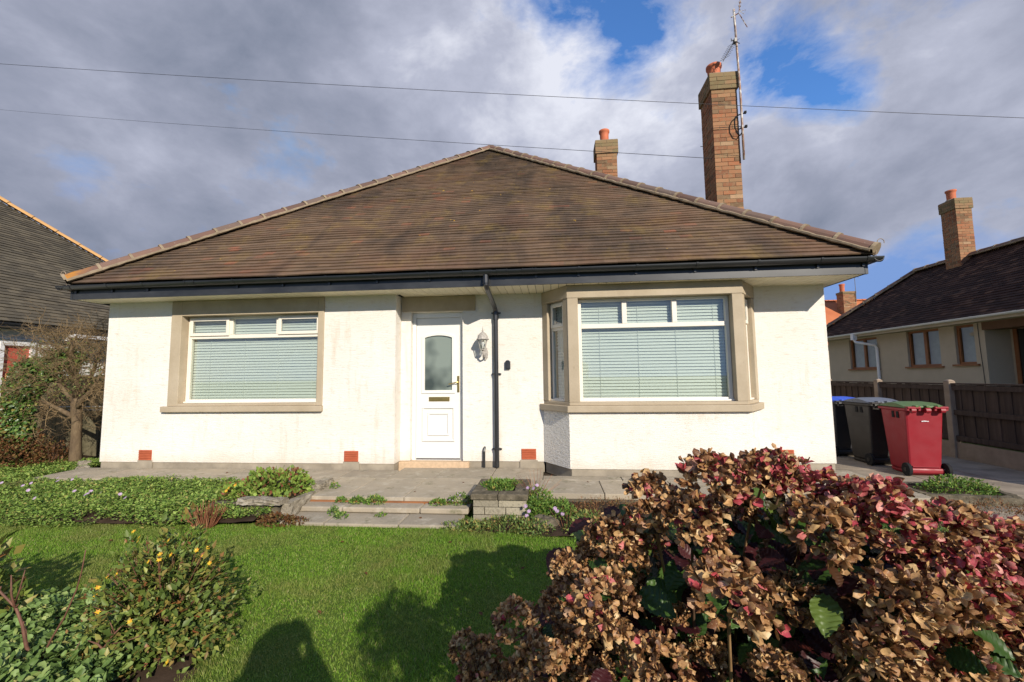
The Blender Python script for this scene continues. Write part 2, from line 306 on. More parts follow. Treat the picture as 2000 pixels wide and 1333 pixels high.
def glassmat(name, tint, refl=1.0, rough=0.0, solid=None):
    m = Mat(name); m.n.remove(m.p)
    t = m.node('ShaderNodeBsdfTransparent'); t.inputs[0].default_value = (*tint, 1)
    g = m.node('ShaderNodeBsdfGlossy'); g.inputs['Roughness'].default_value = rough; g.inputs[0].default_value = (refl, refl, refl, 1)
    f = m.node('ShaderNodeLayerWeight'); f.inputs[0].default_value = .5
    ff = m.math('ADD', m.math('MULTIPLY', m.math('POWER', f.outputs['Facing'], 4.0), .8), .13)
    x = m.node('ShaderNodeMixShader'); m.l.new(ff, x.inputs[0]); m.l.new(t.outputs[0], x.inputs[1]); m.l.new(g.outputs[0], x.inputs[2])
    if solid:
        d = m.node('ShaderNodeBsdfDiffuse'); d.inputs[0].default_value = (*solid, 1)
        y = m.node('ShaderNodeMixShader'); y.inputs[0].default_value = .5
        m.l.new(d.outputs[0], y.inputs[1]); m.l.new(x.outputs[0], y.inputs[2]); x = y
    m.l.new(x.outputs[0], m.out.inputs[0]); M[name] = m.m
glassmat('pane_glass', (.74, .80, .76)); glassmat('clear_glass', (.85, .88, .86)); glassmat('dark_glass', (.10, .12, .12))
m = Mat('frosted_glass'); f = m.noise(2.3, 2, .5, (1, 1, 1), (.6, 0, .35))
m.base(m.ramp(f, [(.40, (.21, .25, .22)), (.60, (.05, .065, .06))]), .22, .6); m.bump(m.noise(60, 2, .5), .25, .004); M['frosted_glass'] = m.m
m = Mat('blind_slat'); m.base((.77, .775, .745), .5, .4); M['blind_slat'] = m.m
simple('net_curtain', (.35, .38, .37), .8, .2)
simple('dark_room', (.05, .05, .048), .9, .1)

# ------------------------------------------------------------------ mesh helpers
def link(name, me, mat=None, parent=None, smooth=False):
    o = bpy.data.objects.new(name, me); COL.objects.link(o)
    if mat is not None: me.materials.append(M[mat] if isinstance(mat, str) else mat)
    if parent is not None:
        o.parent = parent
        if parent.type == 'EMPTY': o.matrix_parent_inverse = (Matrix.Translation(parent.location) @ parent.rotation_euler.to_matrix().to_4x4()).inverted()
    if smooth: me.polygons.foreach_set('use_smooth', np.ones(len(me.polygons), bool))
    return o
def tag(o, label, cat, group=None, kind=None):
    if label: o['label'] = label
    if cat: o['category'] = cat
    if group: o['group'] = group
    if kind: o['kind'] = kind
    return o
def thing(name, label, cat, loc=(0, 0, 0), group=None):
    o = bpy.data.objects.new(name, None); COL.objects.link(o); o.location = loc; o.empty_display_size = .1
    return tag(o, label, cat, group)
def ident(p): return p
class MB:
    def __init__(s, f=ident): s.v = []; s.f = []; s.T = f
    def add(s, vs, fs):
        b = len(s.v); s.v.extend(tuple(s.T(Vector(p))) for p in vs); s.f.extend(tuple(b+i for i in f) for f in fs); return s
    def box(s, x0, x1, y0, y1, z0, z1):
        return s.add([(x, y, z) for z in (z0, z1) for y in (y0, y1) for x in (x0, x1)], [(0, 2, 3, 1), (4, 5, 7, 6), (0, 1, 5, 4), (2, 6, 7, 3), (0, 4, 6, 2), (1, 3, 7, 5)])
    def frustum(s, a, b, z0, z1):   # a,b: (x0,x1,y0,y1) bottom/top
        return s.add([(a[0], a[2], z0), (a[1], a[2], z0), (a[0], a[3], z0), (a[1], a[3], z0), (b[0], b[2], z1), (b[1], b[2], z1), (b[0], b[3], z1), (b[1], b[3], z1)],
                     [(0, 2, 3, 1), (4, 5, 7, 6), (0, 1, 5, 4), (2, 6, 7, 3), (0, 4, 6, 2), (1, 3, 7, 5)])
    def prism(s, poly, z0, z1):
        n = len(poly)
        return s.add([(x, y, z0) for x, y in poly]+[(x, y, z1) for x, y in poly], [tuple(range(n-1, -1, -1)), tuple(range(n, 2*n))]+[(i, (i+1) % n, n+(i+1) % n, n+i) for i in range(n)])
    def xprism(s, poly, y0, y1):  # polygon in x,z extruded along y
        n = len(poly)
        return s.add([(x, y0, z) for x, z in poly]+[(x, y1, z) for x, z in poly], [tuple(range(n)), tuple(range(2*n-1, n-1, -1))]+[(i, n+i, n+(i+1) % n, (i+1) % n) for i in range(n)])
    def tube(s, pts, r, n=10, cap=True):
        pts = [Vector(p) for p in pts]; rs = r if isinstance(r, (list, tuple)) else [r]*len(pts)
        vs = []; fs = []; prev = None
        for i, p in enumerate(pts):
            d = (pts[min(i+1, len(pts)-1)]-pts[max(i-1, 0)])
            if d.length < 1e-9: d = Vector((0, 0, 1))
            d.normalize()
            a = prev if prev is not None else (Vector((0, 0, 1)) if abs(d.z) < .9 else Vector((1, 0, 0)))
            a = (a-d*a.dot(d)); a.normalize(); prev = a; b = d.cross(a)
            vs += [p+(a*math.cos(t)+b*math.sin(t))*rs[i] for t in [2*math.pi*k/n for k in range(n)]]
        for i in range(len(pts)-1):
            for k in range(n): fs.append((i*n+k, i*n+(k+1) % n, (i+1)*n+(k+1) % n, (i+1)*n+k))
        if cap: fs += [tuple(range(n-1, -1, -1)), tuple((len(pts)-1)*n+k for k in range(n))]
        return s.add(vs, fs)
    def lathe(s, prof, cx, cy, n=20):
        vs = [(cx+r*math.cos(2*math.pi*k/n), cy+r*math.sin(2*math.pi*k/n), z) for r, z in prof for k in range(n)]
        fs = [(i*n+k, i*n+(k+1) % n, (i+1)*n+(k+1) % n, (i+1)*n+k) for i in range(len(prof)-1) for k in range(n)]
        return s.add(vs, fs)
    def build(s, name, mat, parent=None, smooth=False, bevel=0):
        me = bpy.data.meshes.new(name); me.from_pydata(s.v, [], s.f); me.update()
        o = link(name, me, mat, parent, smooth)
        if bevel:
            b = o.modifiers.new('bevel', 'BEVEL'); b.width = bevel; b.segments = 2; b.limit_method = 'ANGLE'
        return o
def npmesh(name, V, F, mat, parent=None, smooth=True):
    """V (n,3), F (m,3|4)"""
    me = bpy.data.meshes.new(name); V = np.asarray(V, np.float32); F = np.asarray(F, np.int32); k = F.shape[1]
    me.vertices.add(len(V)); me.vertices.foreach_set('co', V.ravel())
    me.loops.add(F.size); me.loops.foreach_set('vertex_index', F.ravel())
    me.polygons.add(len(F)); me.polygons.foreach_set('loop_start', np.arange(0, F.size, k, dtype=np.int32)); me.polygons.foreach_set('loop_total', np.full(len(F), k, np.int32))
    me.update(calc_edges=True); me.validate()
    me.polygons.foreach_set('use_smooth', np.full(len(me.polygons), bool(smooth)))
    return link(name, me, mat, parent, smooth)
def norm(a): return a/np.maximum(np.linalg.norm(a, axis=-1, keepdims=True), 1e-9)
def frames(Dv, up=None, roll=None):
    """rotation matrices whose y axis is Dv and z axis near `up`"""
    n = len(Dv); Dv = norm(Dv); up = rng.normal(size=(n, 3)) if up is None else up
    x = norm(np.cross(Dv, up)); z = np.cross(x, Dv)
    return np.stack([x, Dv, z], -1)
def scatter(tv, tf, P, Rm, Sc, jit=0):
    n = len(P); tv = np.asarray(tv, float); tf = np.asarray(tf); Sc = np.asarray(Sc, float)
    if Sc.ndim == 1: Sc = Sc[:, None].repeat(3, 1)
    L = tv[None]*Sc[:, None, :]
    if jit: L = L+rng.normal(size=L.shape)*jit*Sc[:, None, :1]
    V = np.einsum('nij,nkj->nki', Rm, L)+P[:, None, :]
    F = tf[None]+(np.arange(n)*len(tv))[:, None, None]
    return V.reshape(-1, 3), F.reshape(-1, tf.shape[1])
LEAF_V = [(0, 0, 0), (-.26, .4, .07), (0, .5, -.03), (.26, .4, .07), (0, 1, -.10)]
LEAF_F = np.array([(0, 2, 1), (0, 3, 2), (1, 2, 4), (2, 3, 4)])
ROUND_V = [(0, 0, 0), (-.32, .3, .06), (-.36, .65, .10), (0, 1, .05), (.36, .65, .10), (.32, .3, .06), (0, .5, -.06)]
ROUND_F = np.array([(6, 0, 5), (6, 5, 4), (6, 4, 3), (6, 3, 2), (6, 2, 1), (6, 1, 0)])
NARROW_V = [(0, 0, 0), (-.12, .45, .03), (.12, .45, .03), (0, 1, -.08)]
NARROW_F = np.array([(0, 2, 1), (1, 2, 3)])
OVAL_V = [(0, 0, 0), (-.20, .22, .05), (-.34, .52, .10), (-.30, .80, .10), (0, 1, .0), (.30, .80, .10), (.34, .52, .10), (.20, .22, .05), (0, .3, -.03), (0, .68, -.05)]
OVAL_F = np.array([(8, 0, 7), (8, 7, 6), (9, 8, 6), (9, 6, 5), (9, 5, 4), (9, 4, 3), (9, 3, 2), (9, 2, 8), (8, 2, 1), (8, 1, 0)])
TPL = {'oval': (OVAL_V, OVAL_F), 'leaf': (LEAF_V, LEAF_F), 'round': (ROUND_V, ROUND_F), 'narrow': (NARROW_V, NARROW_F)}
def merge(parts):
    V = []; F = []; b = 0
    for v, f in parts: V.append(v); F.append(f+b); b += len(v)
    return np.concatenate(V), np.concatenate(F)
def fbm(x, y, seed=0):
    z = np.zeros_like(x); a = 1.; f = 1.
    for k in range(4):
        z += a*np.sin(x*f*2.1+seed*1.7+k*2.3+1.3*np.sin(y*f*1.7+k))*np.sin(y*f*2.4+seed*.9+k*1.1+1.1*np.sin(x*f*1.3+k*2)); a *= .5; f *= 2.1
    return z
def in_poly(x, y, poly):
    c = np.zeros(len(x), bool); j = len(poly)-1
    for i in range(len(poly)):
        xi, yi = poly[i]; xj, yj = poly[j]
        if yi != yj: c ^= ((yi > y) != (yj > y)) & (x < (xj-xi)*(y-yi)/(yj-yi)+xi)
        j = i
    return c
def clump_arrays(c, rx, ry, h, n, size, tpl='leaf', shell=.55, spread=.9, lumps=6, flat=.0):
    """leaves filling a lumpy dome that stands on the ground"""
    d = rng.normal(size=(n, 3)); d[:, 2] = np.abs(d[:, 2])*(.9); d = norm(d)
    rad = shell+(1-shell)*rng.random(n)**.5
    lump = 1+.16*fbm(d[:, 0]*lumps*.5+c[0], d[:, 1]*lumps*.5+d[:, 2]*3, int(abs(c[0]*10)) % 7)
    P = d*rad[:, None]*lump[:, None]*np.array([rx, ry, h])+np.array(c)
    dirs = norm(d*np.array([1, 1, 1.2])*.8+rng.normal(size=(n, 3))*spread*.6+np.array([0, 0, .25]))
    Rm = frames(dirs, up=d+rng.normal(size=(n, 3))*.7)
    return scatter(*TPL[tpl], P, Rm, size*(.55+.9*rng.random(n)), .04)
def mound(name, poly, zf, step, mat, parent=None):
    xs = [p[0] for p in poly]; ys = [p[1] for p in poly]
    gx = np.arange(min(xs), max(xs)+step, step); gy = np.arange(min(ys), max(ys)+step, step)
    X, Y = np.meshgrid(gx, gy); Z = zf(X, Y); ins = in_poly(X.ravel(), Y.ravel(), poly).reshape(X.shape)
    idx = np.arange(X.size).reshape(X.shape); a = idx[:-1, :-1]; F = np.stack([a, idx[:-1, 1:], idx[1:, 1:], idx[1:, :-1]], -1)
    k = ins[:-1, :-1] & ins[:-1, 1:] & ins[1:, 1:] & ins[1:, :-1]
    V = np.stack([X.ravel(), Y.ravel(), Z.ravel()], -1)
    return npmesh(name, V, F[k], mat, parent, True)
#PART2
# ------------------------------------------------------------------ the setting
def struct(o): o['kind'] = 'structure'; return o
struct(MB().add([(-400, -300, -.22), (400, -300, -.22), (400, 600, -.22), (-400, 600, -.22)], [(0, 1, 2, 3)]).build('ground', 'turf'))
LZ = -.14
struct(MB().add([(-9, -7.5, LZ), (4.9, -7.5, LZ), (4.9, -1.2, LZ), (-9, -1.2, LZ)], [(0, 1, 2, 3)]).build('lawn', 'turf'))
struct(MB().box(4.72, 7.36, -9, 14, -.21, -.104).build('driveway', 'drive'))
struct(MB().box(-9, 4.72, -.75, 1.4, -.21, -.075).build('soil_base', 'joint_soil'))
def slab_rows(mb, rows, z0, z1, gap=.008):
    for (y0, y1, xs) in rows:
        for a, b in zip(xs[:-1], xs[1:]):
            dzz = random.uniform(-.003, .003)
            mb.box(a+gap/2, b-gap/2, y0+gap/2, y1-gap/2, z0, z1+dzz)
pv = MB()
slab_rows(pv, [(-.86, -.23, [-5.55, -4.75, -3.9, -3.05, -2.2])], -.06, 0)
slab_rows(pv, [(-.66, -.23, [-2.2, -1.5, -.86]), (-.66, 0.0, [-.86, -.27, .42, 1.06]), (-1.47, -.66, [-2.2, -1.45, -1.0, -.36, .32])], -.06, 0)
slab_rows(pv, [(-1.24, -.66, [.32, .98, 1.72, 2.5, 3.28, 4.05, 4.9])], -.06, 0)
slab_rows(pv, [(-.66, -.45, [1.06, 2.0, 2.9, 3.9, 4.9])], -.06, 0)
slab_rows(pv, [(-.45, 0, [3.95, 4.9])], -.06, -.002)
struct(pv.build('patio', 'paving', bevel=.006))
st = MB()
slab_rows(st, [(-1.66, -1.40, [-1.42, -.93, -.13, .36])], -.105, -.05)
slab_rows(st, [(-1.95, -1.60, [-1.40, -.96, -.24, .32])], -.16, -.11)
struct(st.build('garden_steps', 'paving', bevel=.012))
struct(MB().box(-1.4, .34, -1.49, -1.46, -.07, -.038).build('brick_step_strip', 'brown_frame'))
dr = MB(); slab_rows(dr, [(y, y+.62, [4.9, 5.75, 6.55, 7.34]) for y in (-3.2, -2.58, -1.96, -1.34, -.72, -.10, .52, 1.14, 1.76, 2.38, 3.0, 3.62)], -.11, -.096, .012)
struct(dr.build('side_path', 'drive', bevel=.004))
struct(MB().box(.9, 4.75, -1.262, -1.242, -.2, -.058).build('path_kerb', 'coping_stone'))
struct(MB().box(4.98, 6.3, -1.75, -.95, -.2, -.12).build('path_edge_soil', 'soil'))

# ------------------------------------------------------------------ the bungalow
XL, XR, XC, YL = -5.332, 4.770, -.94, -.222
ZS, ZB = 2.388, .08
BX1, BX2, BS, BY = 1.410, 3.547, .330, -.444
house = thing('bungalow', 'cream bungalow in the middle, with brown tiled hipped roof, black gutters and white front door', 'bungalow', (-.28, 4, 0))
Tk = .22
# window openings
WLx0, WLx1, WZ0, WZ1 = -4.14, -2.06, .905, 2.165
DX0, DX1, DZ1, DY = -.80, -.05, 2.165, .108
w = MB()
w.box(XL, WLx0-.02, YL, 0, ZB, ZS).box(WLx1+.02, XC, YL, 0, ZB, ZS).box(WLx0-.02, WLx1+.02, YL, 0, ZB, WZ0-.03).box(WLx0-.02, WLx1+.02, YL, 0, WZ1+.02, ZS)
w.box(XL, XC+.02, .0005, .06, ZB, ZS) if False else None
w.box(XC-.06, DX0, .0, Tk, ZB, ZS).box(DX1, BX1-BS, 0, Tk, ZB, ZS).box(DX0, DX1, 0, Tk, DZ1, ZS)
w.box(BX2+BS, XR, 0, Tk, ZB, ZS)
w.box(XL, XL+.22, 0.0, 12, ZB, ZS).box(XR-.22, XR, Tk, 12, ZB, ZS).box(XL+.22, XR-.22, 11.8, 12, ZB, ZS)
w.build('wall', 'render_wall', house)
pl = MB()
pl.box(XL+.012, XC-.012, YL+.012, -.01, -.06, ZB-.003).box(XC-.03, DX0-.05, .012, .2, -.06, ZB-.003).box(DX1+.05, BX1-BS-.01, .012, .2, -.06, ZB-.003)
pl.box(BX2+BS+.01, XR-.012, .012, .2, -.06, ZB-.003).box(XR-.2, XR-.012, .2, 12, -.2, ZB-.003).box(XL+.012, XL+.2, -.01, 12, -.2, ZB-.003)
pl.prism([(BX1-BS+.012, .1), (BX1-BS+.012, .008), (BX1+.008, BY+.012), (BX2-.008, BY+.012), (BX2+BS-.012, .008), (BX2+BS-.012, .1)], -.06, ZB-.003)
for vx in (-4.61, -1.545): pl.box(vx-.115, vx+.115, YL-.006, YL+.03, -.055, .105)
for vx in (.86, 4.165): pl.box(vx-.12, vx+.12, -.006, .03, -.055, .10)
pl.build('plinth', 'plinth', house)
for vx, vy in ((-4.61, YL), (-1.545, YL), (.86, 0), (4.165, 0)):
    v = MB(); v.box(vx-.10, vx+.10, vy-.004, vy+.02, .106, .25)
    for k in range(6): v.box(vx-.095, vx+.095, vy-.016, vy-.0045, .112+k*.0235, .126+k*.0235)
    v.build('air_vent', 'vent_clay', house)
# bay
bay = MB(); BP = [(BX1-BS, .05), (BX1-BS, 0), (BX1, BY), (BX2, BY), (BX2+BS, 0), (BX2+BS, .05)]
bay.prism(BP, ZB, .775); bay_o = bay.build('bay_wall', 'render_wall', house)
lbay = math.hypot(BS, BY)
tl = Vector((BS, BY, 0))/lbay; nl = Vector((BY, -BS, 0))/lbay      # left splay: along, outward
tr = Vector((BS, -BY, 0))/lbay; nr = Vector((-BY, -BS, 0))/lbay    # right splay from front corner back
def TL(p): return Vector((BX1-BS, 0, 0))+tl*p.x-nl*p.y+Vector((0, 0, p.z))
def TR(p): return Vector((BX2, BY, 0))+tr*p.x-nr*p.y+Vector((0, 0, p.z))
b2 = MB(TL); b2.box(.0, lbay, -.012, -.001, ZB+.001, .774); b2.build('splay_render', 'rough_render', house)
sl = .055; SILL = [(BX1-BS-.055, .012), (BX1-BS-.055, -.02), (BX1-.028, BY-sl), (BX2+.028, BY-sl), (BX2+BS+.055, -.02), (BX2+BS+.055, .012)]
s_ = MB(); s_.prism(SILL, .776, .858); s_.prism([(BX1-BS, .03), (BX1-BS, -.001), (BX1, BY-.01), (BX2, BY-.01), (BX2+BS, -.001), (BX2+BS, .03)], .858, .90)
s_.build('bay_sill', 'stone_paint', house, bevel=.008)
h_ = MB(); h_.prism([(BX1-BS-.012, .03), (BX1-BS-.012, -.01), (BX1-.006, BY-.014), (BX2+.006, BY-.014), (BX2+BS+.012, -.01), (BX2+BS+.012, .03)], 2.222, ZS-.002)
FX0, FX1 = 1.54, 3.425
h_.box(BX1-.004, FX0, BY-.010, BY+.13, .9005, 2.2215).box(FX1, BX2+.004, BY-.010, BY+.13, .9005, 2.2215)
h_.T = TL; h_.box(-.004, .115, -.006, .12, .9008, 2.221); h_.box(lbay-.10, lbay-.001, -.004, .10, .9008, 2.2205)
h_.T = TR; h_.box(.001, .10, -.004, .10, .9008, 2.2205); h_.box(lbay-.115, lbay+.004, -.006, .12, .9008, 2.221)
h_.build('bay_surround', 'stone_paint', house, bevel=.006)
# left window surround, sill, lintel over the door
s_ = MB(); s_.box(-4.30, WLx0, YL-.022, YL+.12, .868, ZS-.002).box(WLx1, -1.975, YL-.022, YL+.12, .868, ZS-.002).box(WLx0, WLx1, YL-.0215, YL+.12, WZ1, ZS-.003)
s_.build('window_surround', 'stone_paint', house, bevel=.006)
MB().box(-4.37, -1.965, YL-.06, YL+.12, .785, .866).box(WLx0, WLx1, YL-.03, YL+.12, .8665, .903).build('window_sill', 'stone_paint', house, bevel=.008)
MB().box(-.925, .135, -.028, .03, 2.17, ZS-.002).build('door_lintel', 'brown_paint' if False else 'stone_paint', house, bevel=.005)
MB().box(XC-.005, DX1+.09, -.06, .15, -.055, .074).build('door_step', 'threshold', house, bevel=.008)
# ceiling and soffit, fascia, gutters
EX0, EX1, EY0, EY1 = XL-.181, XR+.134, -.597, 12.6
MB().box(XL, XR, 0.0, 12, ZS+.03, ZS+.05).build('ceiling', 'dark_room', house)
so = MB(); x = EX0+.02
while x < EX1-.02:
    so.box(x, min(x+.094, EX1-.02), EY0+.024, .0 if x > XC else YL+.02, ZS, ZS+.012); x += .10
so.build('soffit', 'soffit_board', house)
for xa_, xb_ in ((EX0+.02, XL+.02), (XR-.02, EX1-.02)):
    so = MB(); y = .0
    while y < EY1: so.box(xa_, xb_, y, y+.094, ZS, ZS+.012); y += .10
    so.build('soffit', 'soffit_board', house)

MB().box(EX0+.021, EX1-.021, EY0+.025, .3, ZS+.013, ZS+.02).build('soffit_backing', 'dark_room', house)
fa = MB(); FZ0, FZ1 = ZS-.006, ZS+.175
fa.box(EX0, EX1, EY0, EY0+.022, FZ0, FZ1).box(EX0, EX0+.02, EY0+.0225, EY1, FZ0+.001, FZ1).box(EX1-.02, EX1, EY0+.0225, EY1, FZ0+.001, FZ1)
fa.box(EX0-.003, EX0+.03, EY0-.004, EY0+.03, FZ0-.003, FZ1-.002).box(EX1-.03, EX1+.003, EY0-.004, EY0+.03, FZ0-.003, FZ1-.002).box(-1.72, -1.70, EY0-.003, EY0, FZ0+.003, FZ1-.002)
fa.build('fascia', 'fascia_board', house)
GZ = ZS+.172; GR = .056; GY = EY0-GR-.002
def half_round(mb, axis, a, b, cx, cz, r, t=.004, n=12):
    ang = [math.pi+math.pi*k/n for k in range(n+1)]
    prof = [(cx+r*math.cos(u), cz+r*math.sin(u)) for u in ang]+[(cx+(r-t)*math.cos(u), cz+(r-t)*math.sin(u)) for u in reversed(ang)]
    m_ = len(prof); vs = []
    for q in (a, b): vs += [((q, p[0], p[1]) if axis == 'x' else (p[0], q, p[1])) for p in prof]
    fs = [(i, (i+1) % m_, m_+(i+1) % m_, m_+i) for i in range(m_)]
    k = n+1
    for i in range(n): fs += [(i, i+1, m_-2-i, m_-1-i), (m_+i, m_+m_-1-i, m_+m_-2-i, m_+i+1)]
    mb.add(vs, fs)
g = MB(); half_round(g, 'x', EX0-.112, EX1+.112, GY, GZ, GR)
half_round(g, 'y', EY0-.11, EY1, EX0-GR-.002, GZ, GR); half_round(g, 'y', EY0-.11, EY1, EX1+GR+.002, GZ, GR)
g.build('gutter', 'black_plastic', house, smooth=False)
for bx in (-5.42, -4.86, -4.32, -3.0, -2.35, -1.7, -1.05, -.35, 1.02, 1.55, 2.25, 2.95, 3.65, 4.35, 4.85):
    gb = MB(); half_round(gb, 'x', bx-.013, bx+.013, GY, GZ+.004, GR+.007, .008); gb.box(bx-.013, bx+.013, EY0-.02, EY0-.001, GZ-.09, GZ); gb.build('gutter_bracket', 'black_plastic', house)
for ux in (-3.62, .17, .60, .92):
    gb = MB(); half_round(gb, 'x', ux-.055, ux+.055, GY, GZ+.003, GR+.005, .007); half_round(gb, 'x', ux-.07, ux-.058, GY, GZ+.006, GR+.010, .01); half_round(gb, 'x', ux+.058, ux+.07, GY, GZ+.006, GR+.010, .01); gb.build('gutter_union', 'black_plastic', house)
gb = MB(); half_round(gb, 'x', .31, .47, GY, GZ+.003, GR+.006, .008); gb.build('gutter_outlet', 'black_plastic', house)
dp = MB(); PR = .032
dp.tube([(.39, GY, GZ-.04), (.39, GY, GZ-.13)], PR+.004, 16)
dp.tube([(.39, GY, GZ-.12), (.39, GY, GZ-.17), (.395, GY+.04, GZ-.205), (.42, -.11, GZ-.36), (.428, -.052, GZ-.41), (.43, -.048, GZ-.47)], PR, 16)
dp.tube([(.43, -.048, GZ-.45), (.43, -.048, .01)], PR, 16); dp.tube([(.43, -.048, GZ-.44), (.43, -.048, GZ-.54)], PR+.005, 16)
dp.tube([(.39, GY, GZ-.155), (.39, GY, GZ-.10)], PR+.009, 16)
dpo = dp.build('downpipe', 'black_plastic', house, smooth=False)
for z in (2.12, 1.27, .25):
    pc = MB(); pc.tube([(.43, -.048, z-.012), (.43, -.048, z+.012)], PR+.007, 16); pc.box(.385, .475, -.018, -.002, z-.012, z+.012); pc.box(.475, .497, -.03, -.012, z-.009, z+.009); pc.box(.366, .388, -.03, -.012, z-.009, z+.009); pc.build('pipe_clip', 'black_plastic', dpo)
MB().tube([(.25, -.03, -.01), (.25, -.03, .22), (.252, -.02, .255), (.258, .02, .27)], .017, 12).build('waste_pipe', 'black_plastic', house)
MB().tube([(XL-.09, -.1, GZ-.05), (XL-.09, -.1, GZ-.2), (XL-.05, -.05, GZ-.3), (XL-.05, -.02, -.1)], .032, 12).build('downpipe', 'black_plastic', house) if False else None

# ---- windows
def window(T, wd, z0, z1, tops, casement=(), sill=True, blind=True, ztr=None, slat=.0405, inset=.05):
    """T maps local (x along, y depth inward, z) to world; tops = x divisions of the top lights"""
    fr = MB(T); e = inset; d = .06
    fr.box(0, e, 0, d, z0, z1).box(wd-e, wd, 0, d, z0, z1).box(e, wd-e, 0.001, d, z0, z0+e).box(e, wd-e, 0.001, d, z1-e*.8, z1)
    ztr = ztr or z0+(z1-z0)*.75
    fr.box(e, wd-e, .0015, d, ztr-.028, ztr+.028)
    for x in tops: fr.box(x-.03, x+.03, .002, d, ztr+.0285, z1-e*.8-.0005)
    if sill: fr.box(.0, wd, -.035, -.0005, z0-.001, z0+.022)
    f = fr.build('window', 'upvc', house, bevel=.005)
    xs = [e]+list(tops)+[wd-e]
    for i in range(len(xs)-1):
        a = xs[i]+(.03 if i else 0); b = xs[i+1]-(.03 if i < len(xs)-2 else 0)
        if i in casement:
            sh = MB(T); q = .045; za, zb_ = ztr+.012, z1-.022; a2, b2_ = a-.016, b+.016
            sh.box(a2, a2+q, -.022, -.0003, za, zb_).box(b2_-q, b2_, -.022, -.0003, za, zb_).box(a2+q, b2_-q, -.0215, -.0003, za, za+q).box(a2+q, b2_-q, -.0215, -.0003, zb_-q, zb_)
            sh.build('sash', 'upvc', f, bevel=.006)
            MB(T).add([(a2+q, -.008, za+q), (b2_-q, -.008, za+q), (b2_-q, -.008, zb_-q), (a2+q, -.008, zb_-q)], [(0, 1, 2, 3)]).build('pane', 'pane_glass', f)
        else:
            MB(T).add([(a, .02, ztr+.0285), (b, .02, ztr+.0285), (b, .02, z1-e*.8), (a, .02, z1-e*.8)], [(0, 1, 2, 3)]).build('pane', 'pane_glass', f)
    MB(T).add([(e, .021, z0+e), (wd-e, .021, z0+e), (wd-e, .021, ztr-.0285), (e, .021, ztr-.0285)], [(0, 1, 2, 3)]).build('pane', 'pane_glass', f)
    if blind:
        bl = MB(T); z = z0+e*.6; k = 0; off = .085; xa, xb = .028, wd-.04
        while z < z1-.03:
            j = random.uniform(-.002, .002); h = slat*1.12
            ys = [off-.012+j, off-.002, off+.010+j]; zz = [z, z+h*.5, z+h]
            bl.add([(xa, ys[0], zz[0]), (xb, ys[0], zz[0]), (xa, ys[1]-.004, zz[1]), (xb, ys[1]-.004, zz[1]), (xa, ys[2], zz[2]), (xb, ys[2], zz[2])], [(0, 1, 3, 2), (2, 3, 5, 4)])
            z += slat; k += 1
        for t in (.14, .41, .67, .93): bl.box(xa+(xb-xa)*t-.0016, xa+(xb-xa)*t+.0016, off-.020, off-.017, z0+e*.6, z1-.03)
        bl.build('blind', 'blind_slat', f)
        MB(T).add([(-.02, off+.12, z0-.05), (wd+.02, off+.12, z0-.05), (wd+.02, off+.12, z1+.05), (-.02, off+.12, z1+.05)], [(0, 1, 2, 3)]).build('room_backing', 'dark_room', f)
    return f
YF = YL+.105
window(lambda p: Vector((WLx0+.002+p.x, YF+p.y, p.z)), WLx1-WLx0-.004, WZ0, WZ1-.002, [.665, 1.40], casement=(0, 2), ztr=1.865)
YB = BY+.10
window(lambda p: Vector((FX0+.002+p.x, YB+p.y, p.z)), FX1-FX0-.004, .902, 2.220, [.595, 1.22], ztr=1.865, inset=.045)
def TLw(p): return TL(Vector((.117+p.x, .06+p.y, p.z)))
def TRw(p): return TR(Vector((.102+p.x, .06+p.y, p.z)))
window(TLw, lbay-.219, .902, 2.219, [], casement=(0,), ztr=1.865, inset=.035)
window(TRw, lbay-.219, .902, 2.219, [], casement=(0,), ztr=1.865, inset=.035)

# ---- front door
fr = MB(); e = .05
fr.box(DX0+.001, DX0+e, DY-.03, DY+.04, .082, DZ1-.002).box(DX1-e, DX1-.001, DY-.03, DY+.04, .082, DZ1-.002).box(DX0+e, DX1-e, DY-.029, DY+.04, DZ1-.075, DZ1-.002)
fr.box(DX0+.001, DX1-.001, DY-.045, DY+.03, .0745, .0815)
fr.build('door_frame', 'upvc_door', house, bevel=.005)
dx0, dx1, dz0, dz1 = DX0+e+.004, DX1-e-.004, .088, DZ1-.079
gx0, gx1, gz0, gz1 = -.625, -.225, 1.05, 1.80
dm = MB(); yf = DY-.008
def arch(x0, x1, z0, z1, rise, n=10):
    return [(x0, z0), (x1, z0)]+[(x1+(x0-x1)*k/n, z1+rise*math.sin(math.pi*k/n)**.8) for k in range(n+1)]
# leaf built around the arched light
dm.box(dx0, gx0, yf, yf+.04, dz0, dz1).box(gx1, dx1, yf, yf+.04, dz0, dz1).box(gx0, gx1, yf, yf+.04, dz0, gz0)
A = arch(gx0, gx1, gz0, gz1, .035)[2:]
for (xa, za), (xb, zb_) in zip(A[:-1], A[1:]): dm.xprism([(xa, za), (xa, dz1), (xb, dz1), (xb, zb_)], yf, yf+.04)
door = dm.build('door', 'upvc_door', house)
def ring(mb, outer, inner, y0, y1):
    n = len(outer); vs = [(x, y0, z) for x, z in outer]+[(x, y0, z) for x, z in inner]+[(x, y1, z) for x, z in outer]+[(x, y1, z) for x, z in inner]
    fs = []
    for i in range(n):
        j = (i+1) % n; fs += [(i, j, n+j, n+i), (i, 2*n+i, 2*n+j, j), (n+i, n+j, 3*n+j, 3*n+i)]
    mb.add(vs, fs)
mo = MB(); ring(mo, arch(gx0-.045, gx1+.045, gz0-.045, gz1+.02, .06), arch(gx0, gx1, gz0, gz1, .035), yf-.014, yf)
